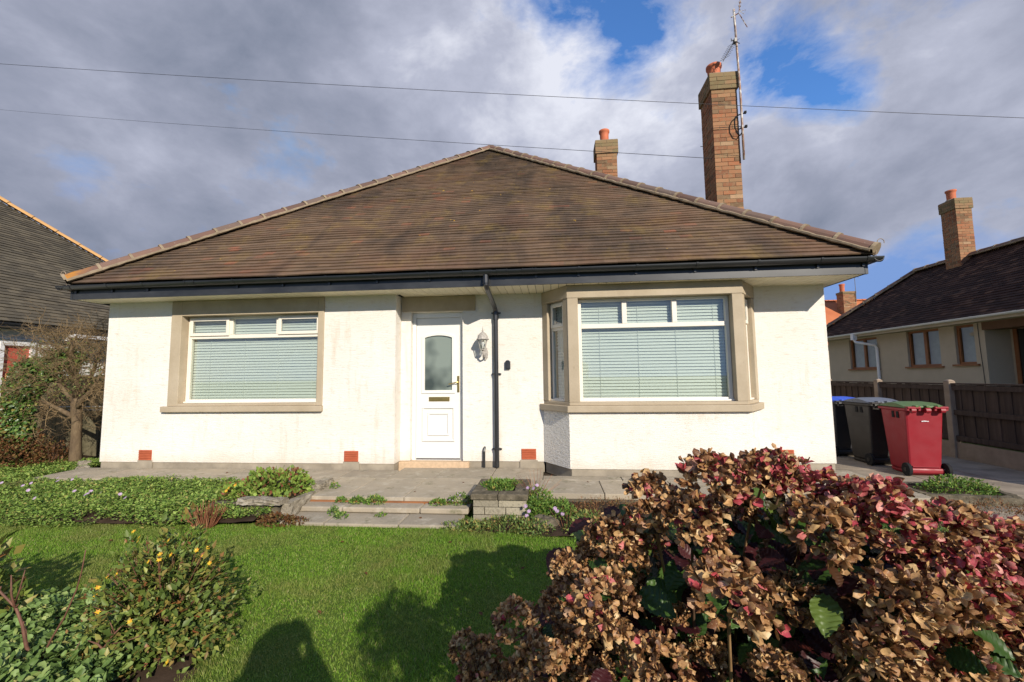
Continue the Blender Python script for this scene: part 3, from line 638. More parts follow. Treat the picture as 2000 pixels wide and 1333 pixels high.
for gq, yy in ((0, .020), (.08, .016)):
    a = (-.655+gq, -.185-gq, .335+gq, .815-gq); t = .022
    mo.box(a[0], a[1], yf-yy, yf-.0005, a[2], a[2]+t).box(a[0], a[1], yf-yy, yf-.0005, a[3]-t, a[3]).box(a[0], a[0]+t, yf-yy+.0005, yf-.0006, a[2]+t, a[3]-t).box(a[1]-t, a[1], yf-yy+.0005, yf-.0006, a[2]+t, a[3]-t)
mo.build('moulding', 'upvc_door', door, bevel=.004)
mb = MB(); pts = arch(gx0, gx1, gz0, gz1, .035); mb.add([(x, yf+.012, z) for x, z in pts], [tuple(range(len(pts)))]); mb.build('pane', 'frosted_glass', door)
MB().box(-.56, -.26, yf-.012, yf-.001, .895, .955).box(-.535, -.285, yf-.017, yf-.0125, .908, .942).build('letterbox', 'brass', door, bevel=.003)
MB().box(dx1-.045, dx1-.015, yf-.01, yf-.0005, 1.02, 1.25).tube([(dx1-.03, yf-.008, 1.16), (dx1-.03, yf-.05, 1.16), (dx1-.05, yf-.055, 1.16), (dx1-.16, yf-.052, 1.135)], .008, 8).build('handle', 'brass', door)
MB().box(dx0+.01, dx1-.01, yf-.02, yf-.001, dz0-.004, dz0+.012).build('weather_bar', 'aerial_metal', door)
MB().box(DX0-.1, DX1+.1, .45, .46, .0, 2.3).build('hall_wall', 'dark_room', house)

# ---- roof
AX, AY, AZ = -.29, 4.62, 7.13
RX0, RX1, RY0, RZ = -5.56, 4.98, -.655, 2.60
RY1 = 12.7; BYA = RY1-(AY-RY0)
def tiles(P0, u, v, n, wid, length, lf, rf, g=.098, tw=.165, seed=1, lift=.022):
    """courses of plain tiles; lf(v), rf(v): u limits at slope distance v"""
    rg = np.random.default_rng(seed); P0 = np.array(P0, float); u = np.array(u); v = np.array(v); n = np.array(n)
    VV = []
    nr = int(length/g)+1
    for i in range(nr):
        v0 = i*g; a, b = lf(v0+g*.5), rf(v0+g*.5); rowk = rg.uniform(-.004, .004)
        if b-a < .05: continue
        us = np.arange(math.floor(a/tw)-1, math.ceil(b/tw)+2)*tw+(i % 2)*tw*.5
        for q in us:
            x0, x1 = max(q, a), min(q+tw-.0002, b)
            if x1-x0 < .02: continue
            j = rg.uniform(-.001, .001, 2); k = rg.uniform(-.001, .001)+rowk
            lo = lift+k; c8 = []
            for (uu, w0) in ((x0, j[0]), (x1, j[1])):
                c8 += [(uu, v0+k, lo+w0), (uu, v0+k, lo-.016+w0), (uu, v0+g*1.25, .004), (uu, v0+g*1.25, -.009)]
            VV.append(c8)
    L = np.array(VV); n8 = len(L)
    V = P0+L[..., 0:1]*u+L[..., 1:2]*v+L[..., 2:3]*n
    f = np.array([(0, 4, 6, 2), (1, 0, 2, 3), (4, 5, 7, 6), (0, 1, 5, 4), (2, 6, 7, 3)])
    return V.reshape(-1, 3), (f[None]+(np.arange(n8)*8)[:, None, None]).reshape(-1, 4)
def hip_roof_arrays(x0, x1, y0, y1, z0, rise, seed=1, g=.098, tw=.165, faces='flrb'):
    w_ = (x1-x0)/2; L = math.hypot(w_, rise); c_, s_2 = w_/L, rise/L; parts = []
    if 'f' in faces: parts.append(tiles((x0, y0, z0), (1, 0, 0), (0, c_, s_2), (0, -s_2, c_), 0, L, lambda v: v*c_, lambda v: 2*w_-v*c_, g, tw, seed))
    D_ = y1-y0
    if 'r' in faces: parts.append(tiles((x1, y0, z0), (0, 1, 0), (-c_, 0, s_2), (s_2, 0, c_), 0, L, lambda v: v*c_, lambda v: D_-v*c_, g, tw, seed+1))
    if 'l' in faces: parts.append(tiles((x0, y1, z0), (0, -1, 0), (c_, 0, s_2), (-s_2, 0, c_), 0, L, lambda v: v*c_, lambda v: D_-v*c_, g, tw, seed+2))
    if 'b' in faces: parts.append(tiles((x1, y1, z0), (-1, 0, 0), (0, -c_, s_2), (0, s_2, c_), 0, L, lambda v: v*c_, lambda v: 2*w_-v*c_, g, tw, seed+3))
    return merge(parts)
RISE = AZ-RZ
V, F = hip_roof_arrays(RX0, RX1, RY0, RY1, RZ, RISE, 3)
# the old roof sags and ripples a little
V[:, 2] += .010*np.sin(V[:, 0]*1.9+V[:, 1]*.7)*np.sin(V[:, 1]*1.3+.5)+.004*np.sin(V[:, 0]*5.1+1)*np.sin(V[:, 2]*7)
roof = npmesh('roof', V, F, 'roof_tile', house, smooth=False)
uw = (RX1-RX0)/2; A1 = (AX, RY0+uw, AZ-.03); A2 = (AX, RY1-uw, AZ-.03)
MB().add([(RX0+.05, RY0+.05, RZ-.015), (RX1-.05, RY0+.05, RZ-.015), (RX1-.05, RY1-.05, RZ-.015), (RX0+.05, RY1-.05, RZ-.015), A1, A2], [(0, 1, 4), (1, 2, 5, 4), (2, 3, 5), (3, 0, 4, 5)]).build('underlay', 'dark_room', roof)
def ridge_run(mbT, mbM, a, b, r=.105, L=.40, rise=.02, overhang=0):
    a = Vector(a); b = Vector(b); d = (b-a); n = max(1, round(d.length/L)); d.normalize()
    s = d.cross(Vector((0, 0, 1))).normalized(); u_ = s.cross(d)
    seg = (b-a).length/n; N = 9
    for i in range(n):
        j1, j2 = random.uniform(-.006, .006), random.uniform(-.006, .006); jr = random.uniform(-.003, .004)
        vs = []
        for (t, rr, jj) in ((i*seg+.006, r+jr+.004, j1), ((i+1)*seg-.006, r+jr-.004, j2)):
            for (R_) in (rr, rr-.014):
                for k in range(N):
                    th = math.pi*(.02+.96*k/(N-1)); p = a+d*t+s*(R_*math.cos(th)*1.18+jj)+u_*(R_*math.sin(th)*.92+rise+jj*.5); vs.append(p)
        fs = [(k, k+1, 2*N+k+1, 2*N+k) for k in range(N-1)]+[(k, N+k, N+k+1, k+1) for k in range(N-1)]+[(2*N+k, 2*N+k+1, 3*N+k+1, 3*N+k) for k in range(N-1)]
        mbT.add(vs, fs)
        vs = []
        for t in (i*seg-.018, i*seg+.018):
            for k in range(N):
                th = math.pi*(k/(N-1)); R_ = r+.013+random.uniform(-.003, .004); vs.append(a+d*t+s*(R_*math.cos(th)*1.18)+u_*(R_*math.sin(th)*.92+rise))
        vs += [a+d*(i*seg-.018)+u_*-.02, a+d*(i*seg+.018)+u_*-.02]
        mbM.add(vs, [(k, k+1, N+k+1, N+k) for k in range(N-1)]+[(k+1, k, 2*N) for k in range(N-1)]+[(N+k, N+k+1, 2*N+1) for k in range(N-1)])
    for sg in (-1, 1):
        pts = []
        K = n*4
        for i in range(K+1):
            p = a+d*((b-a).length*i/K)+s*sg*(r*1.2+random.uniform(-.004, .008))+u_*(random.uniform(-.006, .004)+rise-.012); pts.append(p)
        mbM.tube(pts, [random.uniform(.017, .028) for _ in pts], 6)
ht = MB(); hm = MB()
top = Vector(A1)+Vector((0, 0, .03))
for cx_, ty in ((RX0, 1), (RX1, 1)):
    ridge_run(ht, hm, Vector((cx_+(.03 if cx_ < 0 else -.03), RY0+.03, RZ+.02)), top)
top2 = Vector(A2)+Vector((0, 0, .03))
for cx_ in (RX0, RX1): ridge_run(ht, hm, Vector((cx_, RY1, RZ+.02)), top2)
ridge_run(ht, hm, top, top2)
ht.build('hip_tiles', 'hip_tile', roof, smooth=False); hm.build('hip_mortar', 'mortar', roof)
for cx_, sg in ((RX0+.02, -1), (RX1+.0, 1)):
    y_ = RY0+.02; z_ = RZ+.02
    pts = [(cx_, y_, z_-.04), (cx_+sg*.01, y_-.005, z_+.10)]+[(cx_+sg*(.018+.038*(1-math.cos(t))), y_-.01, z_+.12+.040*math.sin(t)) for t in [k*.5 for k in range(8)]]
    MB().tube(pts, .0045, 6).build('hip_iron', 'concrete', roof)

# ---- chimneys of real bricks
def brick_stack(x0, x1, y0, y1, z0, z1, parent, capn=4, capo=.028, pot=(.5, .5), potr=.115, poth=.26, name='chimney', extra_caps=()):
    bh = .0755; core = MB(); core.box(x0+.006, x1-.006, y0+.006, y1-.006, z0, z1-.005); n = round((z1-z0)/bh)
    core.box(x0-capo+.006, x1+capo-.006, y0-capo+.006, y1+capo-.006, z1-capn*bh, z1+.012)
    co = core.build(name, 'mortar', parent)
    bk = MB(); ck = MB(); q = .004
    for i in range(n):
        z = z1-(i+1)*bh; cap = i < capn; o = capo if cap else 0; X0, X1, Y0, Y1 = x0-o, x1+o, y0-o, y1+o; t = bk if not cap else ck
        for (L0, L1, f) in ((X0, X1, 'f'), (X0, X1, 'b'), (Y0, Y1, 'l'), (Y0, Y1, 'r')):
            m_ = max(2, round((L1-L0)/.225)); bl = (L1-L0)/m_; s0 = L0-(bl/2 if (i % 2) ^ (f in 'lr') else 0)
            for k in range(m_+1):
                a, b = max(L0, s0+k*bl)+q, min(L1, s0+(k+1)*bl)-q
                if b-a < .02: continue
                if a-q <= L0+1e-6 : a -= q
                if b+q >= L1-1e-6 : b += q
                w0 = random.uniform(-.003, .003)
                if f == 'f': t.box(a, b, Y0+w0, Y0+.02, z+q, z+bh-q)
                elif f == 'b': t.box(a, b, Y1-.02, Y1+w0, z+q, z+bh-q)
                elif f == 'l': t.box(X0+w0, X0+.0195, a+.0205, b-.0205 if b >= L1-1e-6 else b, z+q, z+bh-q) if b-a > .05 else None
                else: t.box(X1-.0195, X1+w0, a+.0205, b-.0205 if b >= L1-1e-6 else b, z+q, z+bh-q) if b-a > .05 else None
    bk.build('brickwork', 'brick', co); ck.build('cap_course', 'cap_brick', co)
    for (fx, fy) in (pot if isinstance(pot, list) else [pot]):
        px_, py_ = x0+(x1-x0)*fx, y0+(y1-y0)*fy
        MB().lathe([(potr+.05, z1+.0), (potr+.01, z1+.05)], px_, py_).build('flaunching', 'mortar', co, smooth=True)
        MB().lathe([(potr*.92, z1+.02), (potr*.95, z1+poth*.7), (potr*1.0, z1+poth*.82), (potr*1.15, z1+poth*.88), (potr*1.15, z1+poth), (potr*.92, z1+poth), (potr*.85, z1+poth*.5)], px_, py_, 24).build('chimney_pot', 'clay_pot', co, smooth=True)
    return co
brick_stack(4.16, 4.60, 1.7, 2.24, 2.9, 6.645, house, pot=(.42, .55), potr=.12, poth=.36)
brick_stack(2.29, 2.735, 3.4, 3.78, 4.3, 6.49, house, pot=(.46, .5), potr=.105, poth=.33)

# ------------------------------------------------------------------ things on the house front
lt = thing('wall_lantern', 'weathered white metal coach lantern on the wall between door and downpipe', 'wall lamp', (.275, -.01, 1.55))
lx, ly = .262, -.155
MB().xprism([(lx+.015-.032, 1.50), (lx+.015, 1.455), (lx+.015+.032, 1.50), (lx+.015+.038, 1.57), (lx+.015+.02, 1.64), (lx+.015-.02, 1.64), (lx+.015-.036, 1.57)], -.022, -.002).build('back_plate', 'lantern_metal', lt, bevel=.006)
MB().tube([(lx+.015, -.02, 1.53), (lx+.012, -.06, 1.50), (lx+.006, -.115, 1.515), (lx, ly, 1.56), (lx, ly, 1.60)], [.012, .011, .013, .012, .015], 8).build('bracket', 'lantern_metal', lt, smooth=True)
hx = lambda r, z: [(lx+r*math.cos(R(30+60*k)), ly+r*math.sin(R(30+60*k)), z) for k in range(6)]
cg = MB(); lo, hi = hx(.036, 1.60), hx(.066, 1.745)
for k in range(6): cg.tube([lo[k], hi[k]], .0045, 5)
for k in range(6): cg.tube([lo[k], lo[(k+1) % 6]], .006, 5); cg.tube([hi[k], hi[(k+1) % 6]], .005, 5)
cg.lathe([(.001, 1.595), (.037, 1.598), (.036, 1.605), (.001, 1.606)], lx, ly, 6)
cg.build('cage', 'lantern_metal', lt)
gl = MB()
for k in range(6): gl.add([lo[k], lo[(k+1) % 6], hi[(k+1) % 6], hi[k]], [(0, 1, 2, 3)])
gl.build('lantern_glass', 'clear_glass', lt)
MB().lathe([(.001, 1.62), (.012, 1.625), (.014, 1.65), (.024, 1.68), (.022, 1.71), (.001, 1.725)], lx, ly, 12).build('bulb', 'white_plastic', lt, smooth=True)
MB().lathe([(.088, 1.738), (.088, 1.747), (.075, 1.755), (.066, 1.79), (.045, 1.822), (.018, 1.842), (.010, 1.85), (.014, 1.86), (.006, 1.872), (.0035, 1.90), (.001, 1.93)], lx, ly, 12).build('cap', 'lantern_metal', lt)
db = MB(); pts = [(.555, 1.335), (.625, 1.335), (.625, 1.435)]+[(.59+.035*math.cos(t), 1.435+.024*math.sin(t)) for t in [math.pi*k/8 for k in range(1, 8)]]+[(.555, 1.435)]
db.xprism(pts, -.042, -.001); dbo = db.build('key_safe', 'black_plastic', None, bevel=.005)
tag(dbo, 'small black round-topped key box on the cream wall right of the downpipe', 'key box')
MB().xprism([(.566, 1.35), (.614, 1.35), (.614, 1.42), (.566, 1.42)], -.046, -.0425).build('shutter', 'fascia_board', dbo, bevel=.002)

# tv aerial
ta = thing('television_aerial', 'rusty pole with two television aerials strapped to the tall chimney', 'aerial', (4.72, 1.85, 5.08))
mx0 = [(4.625, 1.64, 4.98), (4.63, 1.64, 5.6), (4.63, 1.64, 6.3), (4.62, 1.64, 6.9), (4.605, 1.63, 7.5), (4.60, 1.63, 7.80)]
MB().tube(mx0, .019, 10).build('mast', 'rusty_pole', ta, smooth=True)
br = MB()
for z in (5.56, 5.82):
    br.tube([(4.56, 1.67, z-.01), (4.70, 1.62, z+.01)], .012, 6); br.box(4.665, 4.70, 1.60, 1.635, z-.012, z+.03)
br.tube([(4.56, 1.67, 5.80), (4.52, 1.62, 5.76), (4.49, 1.61, 5.68), (4.49, 1.61, 5.56), (4.53, 1.62, 5.45), (4.58, 1.64, 5.42), (4.64, 1.64, 5.50)], .012, 6)
for yy in (1.665, 2.275): br.box(4.13, 4.63, yy, yy+.004, 5.60, 5.61); 
br.box(4.628, 4.634, 1.665, 2.28, 5.60, 5.61)
br.build('chimney_bracket', 'black_rubber', ta)
an = MB(); a, b = Vector((4.36, 1.62, 6.82)), Vector((4.585, 1.56, 7.20)); an.tube([a, b], .008, 6); an.tube([b, (4.60, 1.62, 7.5)], .004, 5)
sd = Vector((.35, -.9, .1)).normalized()
for k in range(7):
    p = a+(b-a)*(.12+.11*k); l_ = .075+.004*k; an.tube([p-sd*l_-Vector((.03, 0, -.012)), p+sd*l_+Vector((.03, 0, -.012))], .0035, 5)
an.build('yagi_aerial', 'aerial_metal', ta)
MB().box(b.x-.05, b.x-.01, 1.52, 1.60, 7.10, 7.17).tube([b-Vector((.1, .02, .05)), b+Vector((.06, .02, -.10))], .008, 5).tube([b-Vector((.10, .02, .09)), b-Vector((.10, .02, .02))], .005, 5).build('dipole_box', 'black_plastic', ta)
t2 = MB(); cc_ = Vector((4.66, 1.58, 7.68)); t2.tube([(4.545, 1.63, 7.65), (4.66, 1.6, 7.69)], .010, 6)
t2.tube([cc_, cc_+Vector((.05, 0, .32))], .007, 5); t2.tube([cc_+Vector((0, 0, .0)), cc_+Vector((.12, -.02, -.30))], .007, 5)
for k in range(4): p = cc_+Vector((.05, 0, .32))*(.3+.22*k); t2.tube([p-Vector((.035, .05, -.01)), p+Vector((.035, .05, -.01))], .0055, 5)
for k in range(3): p = cc_+Vector((.12, -.02, -.30))*(.35+.25*k); t2.tube([p-Vector((.025, .04, .01)), p+Vector((.025, .04, .01))], .0055, 5)
t2.tube([cc_+Vector((.02, 0, .03)), cc_+Vector((.12, 0, .05)), cc_+Vector((.09, 0, -.03)), cc_+Vector((.02, 0, .03))], .004, 5)
t2.build('upper_aerial', 'rusty_pole', ta)
# overhead cables
def cable(name, a, b, sag, r, label):
    a = Vector(a); b = Vector(b); pts = [a.lerp(b, k/40)-Vector((0, 0, 4*sag*(k/40)*(1-k/40))) for k in range(41)]
    tag(MB().tube(pts, r, 6).build(name, 'wire'), label, 'cable')
d1 = Vector((8.43+9.52, 0, 5.10-7.55))
cable('overhead_cable', Vector((-9.52, 1.0, 7.60))-d1*.3, Vector((8.43, 1.0, 5.16))+d1*.3, .17, .004, 'upper overhead cable, crossing the whole sky in front of the tall chimney')
cable('overhead_cable', (-29, 12.3, 15.65), (4.13, 1.72, 5.07), .10, .005, 'lower overhead cable, ending at the side of the tall chimney')
#PART3
# ------------------------------------------------------------------ right-hand neighbour
nb = thing('neighbour_bungalow', 'beige bungalow in shade beyond the right-hand fence, with dark tiled roof and white gutter', 'bungalow', (13.2, 4, 0))
NX, NE, NZ = 11.4, 11.0, 2.47
w = MB(); wins = [(8.45, 9.70, 1.33, 2.33), (6.30, 7.33, 1.36, 2.37), (5.37, 5.87, 1.39, 2.37)]
ys = [10.8]
for a, b, z0, z1 in wins:
    w.box(NX, NX+.2, b, ys[-1], -.2, NZ+.05); w.box(NX, NX+.2, a, b, -.2, z0); w.box(NX, NX+.2, a, b, z1, NZ+.05); ys.append(a)
w.box(NX, NX+.2, 5.12, ys[-1], -.2, NZ+.05).box(NX+.2, NX+.65, 5.12, 5.3, -.2, NZ+.05).box(NX+.55, NX+.65, -6, 5.12, -.2, NZ+.05).box(NX, NX+.2, -6, 2.6, -.2, NZ+.05)
w.box(NX+.2, 15, 10.6, 10.8, -.2, NZ+.05)
w.build('wall', 'beige_render', nb)
MB().box(NX-.015, NX+.55, 2.6, 5.16, 2.19, NZ).build('porch_lintel', 'brown_paint', nb)
for (a, b, z0, z1), bars in zip(wins, ((.5,), (.48,), ())):
    f = MB(); t = .06; X0 = NX+.06
    f.box(X0, X0+.06, a, a+t, z0, z1).box(X0, X0+.06, b-t, b, z0, z1).box(X0+.001, X0+.06, a+t, b-t, z0, z0+t).box(X0+.001, X0+.06, a+t, b-t, z1-t, z1)
    for k in bars: yy = a+(b-a)*k; f.box(X0+.001, X0+.06, yy-.045, yy+.045, z0+t, z1-t)
    f.box(NX-.05, X0, a-.08, b+.08, z0-.04, z0+.004)
    fo = f.build('window', 'brown_frame', nb)
    MB().add([(X0+.03, a+t, z0+t), (X0+.03, b-t, z0+t), (X0+.03, b-t, z1-t), (X0+.03, a+t, z1-t)], [(0, 1, 2, 3)]).build('pane', 'pane_glass', fo)
    MB().add([(X0+.1, a, z0), (X0+.1, b, z0), (X0+.1, b, z1), (X0+.1, a, z1)], [(0, 1, 2, 3)]).build('net_curtain', 'net_curtain', fo)
f = MB(); X0 = NX+.50
for a in (4.98, 4.48, 3.98): f.box(X0, X0+.049, a-.04, a+.04, -.1, 2.188)
f.box(X0+.001, X0+.049, 4.0, 4.95, -.1, .1); fo = f.build('porch_door', 'brown_frame', nb)
MB().add([(X0+.02, 4.5, .1), (X0+.02, 4.95, .1), (X0+.02, 4.95, 2.18), (X0+.02, 4.5, 2.18)], [(0, 1, 2, 3)]).build('pane', 'dark_glass', fo)
MB().box(X0+.01, X0+.04, 4.03, 4.43, .1, 2.18).build('door_leaf', 'white_plastic', fo)
MB().tube([(NX-.008, 5.26, 2.4), (NX-.008, 5.25, 1.8), (NX-.008, 5.22, 1.0), (NX-.008, 5.2, 0)], .006, 5).build('wall_cable', 'black_plastic', nb)
g = MB(); half_round(g, 'y', -6, 11.15, NE-.02, NZ+.02, .055); g.build('gutter', 'white_plastic', nb)
for yy in [10.6-.95*k for k in range(9)]:
    g = MB(); half_round(g, 'y', yy-.03, yy+.03, NE-.02, NZ+.023, .061, .007); g.build('gutter_bracket', 'white_plastic', nb)
MB().box(NE+.03, NE+.05, -6, 11.1, NZ-.10, NZ+.03).build('fascia', 'beige_render', nb)
MB().box(NE+.0505, NX+.1, -6, 11.1, NZ-.095, NZ-.08).build('soffit', 'beige_render', nb)
MB().box(NE-.09, NE+.03, 8.75, 8.87, NZ-.2, NZ).tube([(NE-.03, 8.81, NZ-.18), (NE-.02, 8.75, NZ-.28), (NX-.09, 8.42, NZ-.4), (NX-.05, 8.40, NZ-.5), (NX-.05, 8.40, 0)], .04, 10).build('downpipe', 'white_plastic', nb)
V, F = hip_roof_arrays(NE, NE+4.4, -8, 11.2, NZ+.03, 1.98, 9, faces='fl', g=.105)
nr = npmesh('roof', V, F, 'dark_roof_tile', nb, smooth=False)
MB().add([(NE+.05, -7.95, NZ), (NE+4.35, -7.95, NZ), (NE+4.35, 11.15, NZ), (NE+.05, 11.15, NZ), (NE+2.2, -5.8, NZ+1.98), (NE+2.2, 9.0, NZ+1.98)], [(0, 1, 4), (1, 2, 5, 4), (2, 3, 5), (3, 0, 4, 5)]).build('underlay', 'dark_roof_tile', nr)
ht = MB(); hm = MB(); T1 = (NE+2.2, 9.0, NZ+2.03); T0 = (NE+2.2, -5.8, NZ+2.03)
ridge_run(ht, hm, (NE, 11.2, NZ+.05), T1, .10, .42); ridge_run(ht, hm, (NE+4.4, 11.2, NZ+.05), T1, .10, .42); ridge_run(ht, hm, T1, T0, .10, .42)
ht.build('hip_tiles', 'hip_tile', nr); hm.build('hip_mortar', 'mortar', nr)
brick_stack(12.88, 13.30, 7.15, 7.62, 4.0, 6.20, nb, pot=(.3, .5), potr=.11, poth=.33)
# orange roofed house far away
fh = thing('distant_house', 'far house with orange roof seen between the cream bungalow and the right neighbour', 'house', (23, 27, 0))
MB().box(18.4, 27.5, 24, 31, -.2, 3.2).build('wall', 'beige_render', fh)
rf = MB().add([(17.6, 23.4, 3.0), (28.2, 23.4, 3.0), (28.2, 31.6, 3.0), (17.6, 31.6, 3.0), (17.6, 27.5, 6.55), (25.2, 27.5, 6.55)], [(0, 1, 5, 4), (1, 2, 5), (2, 3, 4, 5), (3, 0, 4)]).build('roof', 'orange_roof_tile', fh)
rd = MB(); rm = MB(); ridge_run(rd, rm, (17.6, 27.5, 6.5), (25.2, 27.5, 6.5), .13, .5); ridge_run(rd, rm, (28.2, 23.4, 3.0), (25.2, 27.5, 6.5), .13, .5); rd.build('ridge_tiles', 'orange_roof_tile', rf)
brick_stack(21.9, 22.75, 25.9, 26.6, 5.0, 6.95, fh, pot=[(.22, .5)], potr=.16, poth=.6, capn=2)
MB().box(21.75, 22.85, 25.8, 25.9, 5.05, 5.25).build('flashing', 'white_plastic', fh)
MB().tube([(22.72, 25.85, 6.2), (22.72, 25.85, 8.1)], .02, 5).tube([(22.5, 25.85, 8.05), (23.1, 25.85, 8.12)], .02, 5).tube([(22.95, 25.85, 7.9), (22.95, 25.85, 8.25)], .015, 4).build('aerial', 'aerial_metal', fh)

# ------------------------------------------------------------------ left-hand neighbour
nl_ = thing('neighbour_bungalow', 'white walled bungalow at the left edge, grey tiled roof with a yellow hip ridge', 'bungalow', (-11.5, 2, 0))
w = MB(); w.box(-8.4, -8.2, -4, .48, -.2, 2.16).box(-8.4, -8.2, .98, 5.5, -.2, 2.16).box(-8.4, -8.2, .48, .98, 1.95, 2.16); w.build('wall', 'white_render', nl_)
f = MB(); f.box(-8.26, -8.17, .48, .54, .1, 1.95).box(-8.26, -8.17, .92, .98, .1, 1.95).box(-8.26, -8.171, .54, .92, 1.88, 1.95); fo = f.build('side_door_frame', 'white_plastic', nl_)
MB().box(-8.24, -8.22, .54, .92, .1, 1.88).build('door_leaf', 'red_panel', fo)
MB().box(-8.2, -8.16, -4, 1.26, 1.985, 2.01).build('string_trim', 'white_plastic', nl_)
MB().box(-8.2, -7.86, 1.36, 4.2, 2.02, 2.14).build('flat_canopy', 'white_plastic', nl_)
g = MB(); half_round(g, 'y', 1.24, 4.2, -7.80, 2.06, .05); g.build('canopy_gutter', 'black_plastic', nl_)
g = MB(); half_round(g, 'y', -4, 6.0, -7.99, 2.235, .055); g.build('gutter', 'black_plastic', nl_)
MB().box(-8.2, -7.95, -4, 5.9, 2.165, 2.25).build('fascia', 'fascia_board', nl_)
V, F = hip_roof_arrays(-16.0, -8.0, -3.5, 6.0, 2.27, 3.6, 21, faces='rb', g=.10)
nr = npmesh('roof', V, F, 'grey_roof_tile', nl_, smooth=False)
MB().add([(-16, -3.5, 2.25), (-8.05, -3.5, 2.25), (-8.05, 5.95, 2.25), (-16, 5.95, 2.25), (-12, .5, 5.83), (-12, 2, 5.83)], [(0, 1, 4), (1, 2, 5, 4), (2, 3, 5), (3, 0, 4, 5)]).build('underlay', 'grey_roof_tile', nr)
ht = MB(); hm = MB(); ridge_run(ht, hm, (-8.0, 6.0, 2.29), (-12, 2, 5.89), .085, .48, .015); ht.build('hip_tiles', 'terracotta_ridge', nr)
MB().tube([(-8.75, 3.05, 2.7), (-8.75, 3.05, 3.25)], .05, 12).build('vent_pipe', 'black_plastic', nl_)

# ------------------------------------------------------------------ fences
def fence_right():
    t = thing('garden_fence', 'brown board fence with concrete posts behind the wheelie bins', 'fence', (7.4, 1, -.1))
    py = [-1.45, .0, 1.46, 2.92, 4.38, 5.84, 7.3]
    for y in py:
        MB().box(7.36, 7.46, y-.05, y+.05, -.2, 1.07).frustum((7.355, 7.465, y-.055, y+.055), (7.39, 7.43, y-.02, y+.02), 1.07, 1.10).build('post', 'concrete', t, bevel=.01)
    for a, b in zip(py[:-1], py[1:]):
        MB().box(7.39, 7.43, a+.051, b-.051, -.13, .14).build('gravel_board', 'concrete', t)
        pn = MB(); y = a+.055; k = 0
        while y < b-.09:
            pn.box(7.432+(.012 if k % 2 else 0), 7.445+(.012 if k % 2 else 0), y, y+.095+random.uniform(0, .006), .145, 1.015+random.uniform(-.006, .006)); y += .09; k += 1
        pn.build('board_panel', 'brown_fence', t)
        for z in (.17, .56, .94):
            MB().box(7.39, 7.431, a+.052, b-.052, z, z+.07).build('rail', 'brown_fence', t)
        MB().box(7.385, 7.47, a+.052, b-.052, 1.0205, 1.045).build('capping', 'brown_fence', t)
fence_right()
def fence_left():
    t = thing('garden_fence', 'weathered grey-green board fence behind the bare tree, left of the cream wall', 'fence', (-7, .9, 0))
    for nm, z0, z1, y in (('lower_panel', -.08, .74, .90), ('upper_panel', .80, 1.34, .93)):
        pn = MB(); x = -8.2
        while x < -5.4:
            wv = .088+random.uniform(-.004, .006); pn.box(x, x+wv, y+random.uniform(-.004, .004), y+.02, z0, z1+random.uniform(-.015, .015)); x += wv+.006
        pn.build(nm, 'old_fence', t)
    MB().box(-8.2, -5.35, .885, .93, .745, .79).build('rail', 'black_plastic' if False else 'old_fence', t)
    MB().box(-8.2, -5.35, .921, .96, .05, .12).build('rail', 'old_fence', t)
fence_left()
tag(MB().box(-7.30, -7.18, .16, .28, -.1, 1.25).build('concrete_post', 'concrete'), 'pale square concrete post wrapped by ivy at the left edge', 'post')
tr = MB()
for k in range(9): tr.box(-8.62+.0, -8.05, .60, .62, .45+k*.11, .47+k*.11)
for k in range(6): tr.box(-8.60+k*.105, -8.58+k*.105, .585, .5995, .35, 1.40)
tag(tr.build('trellis', 'orange_wood'), 'orange wooden trellis at the far left edge beside the ivy', 'trellis')

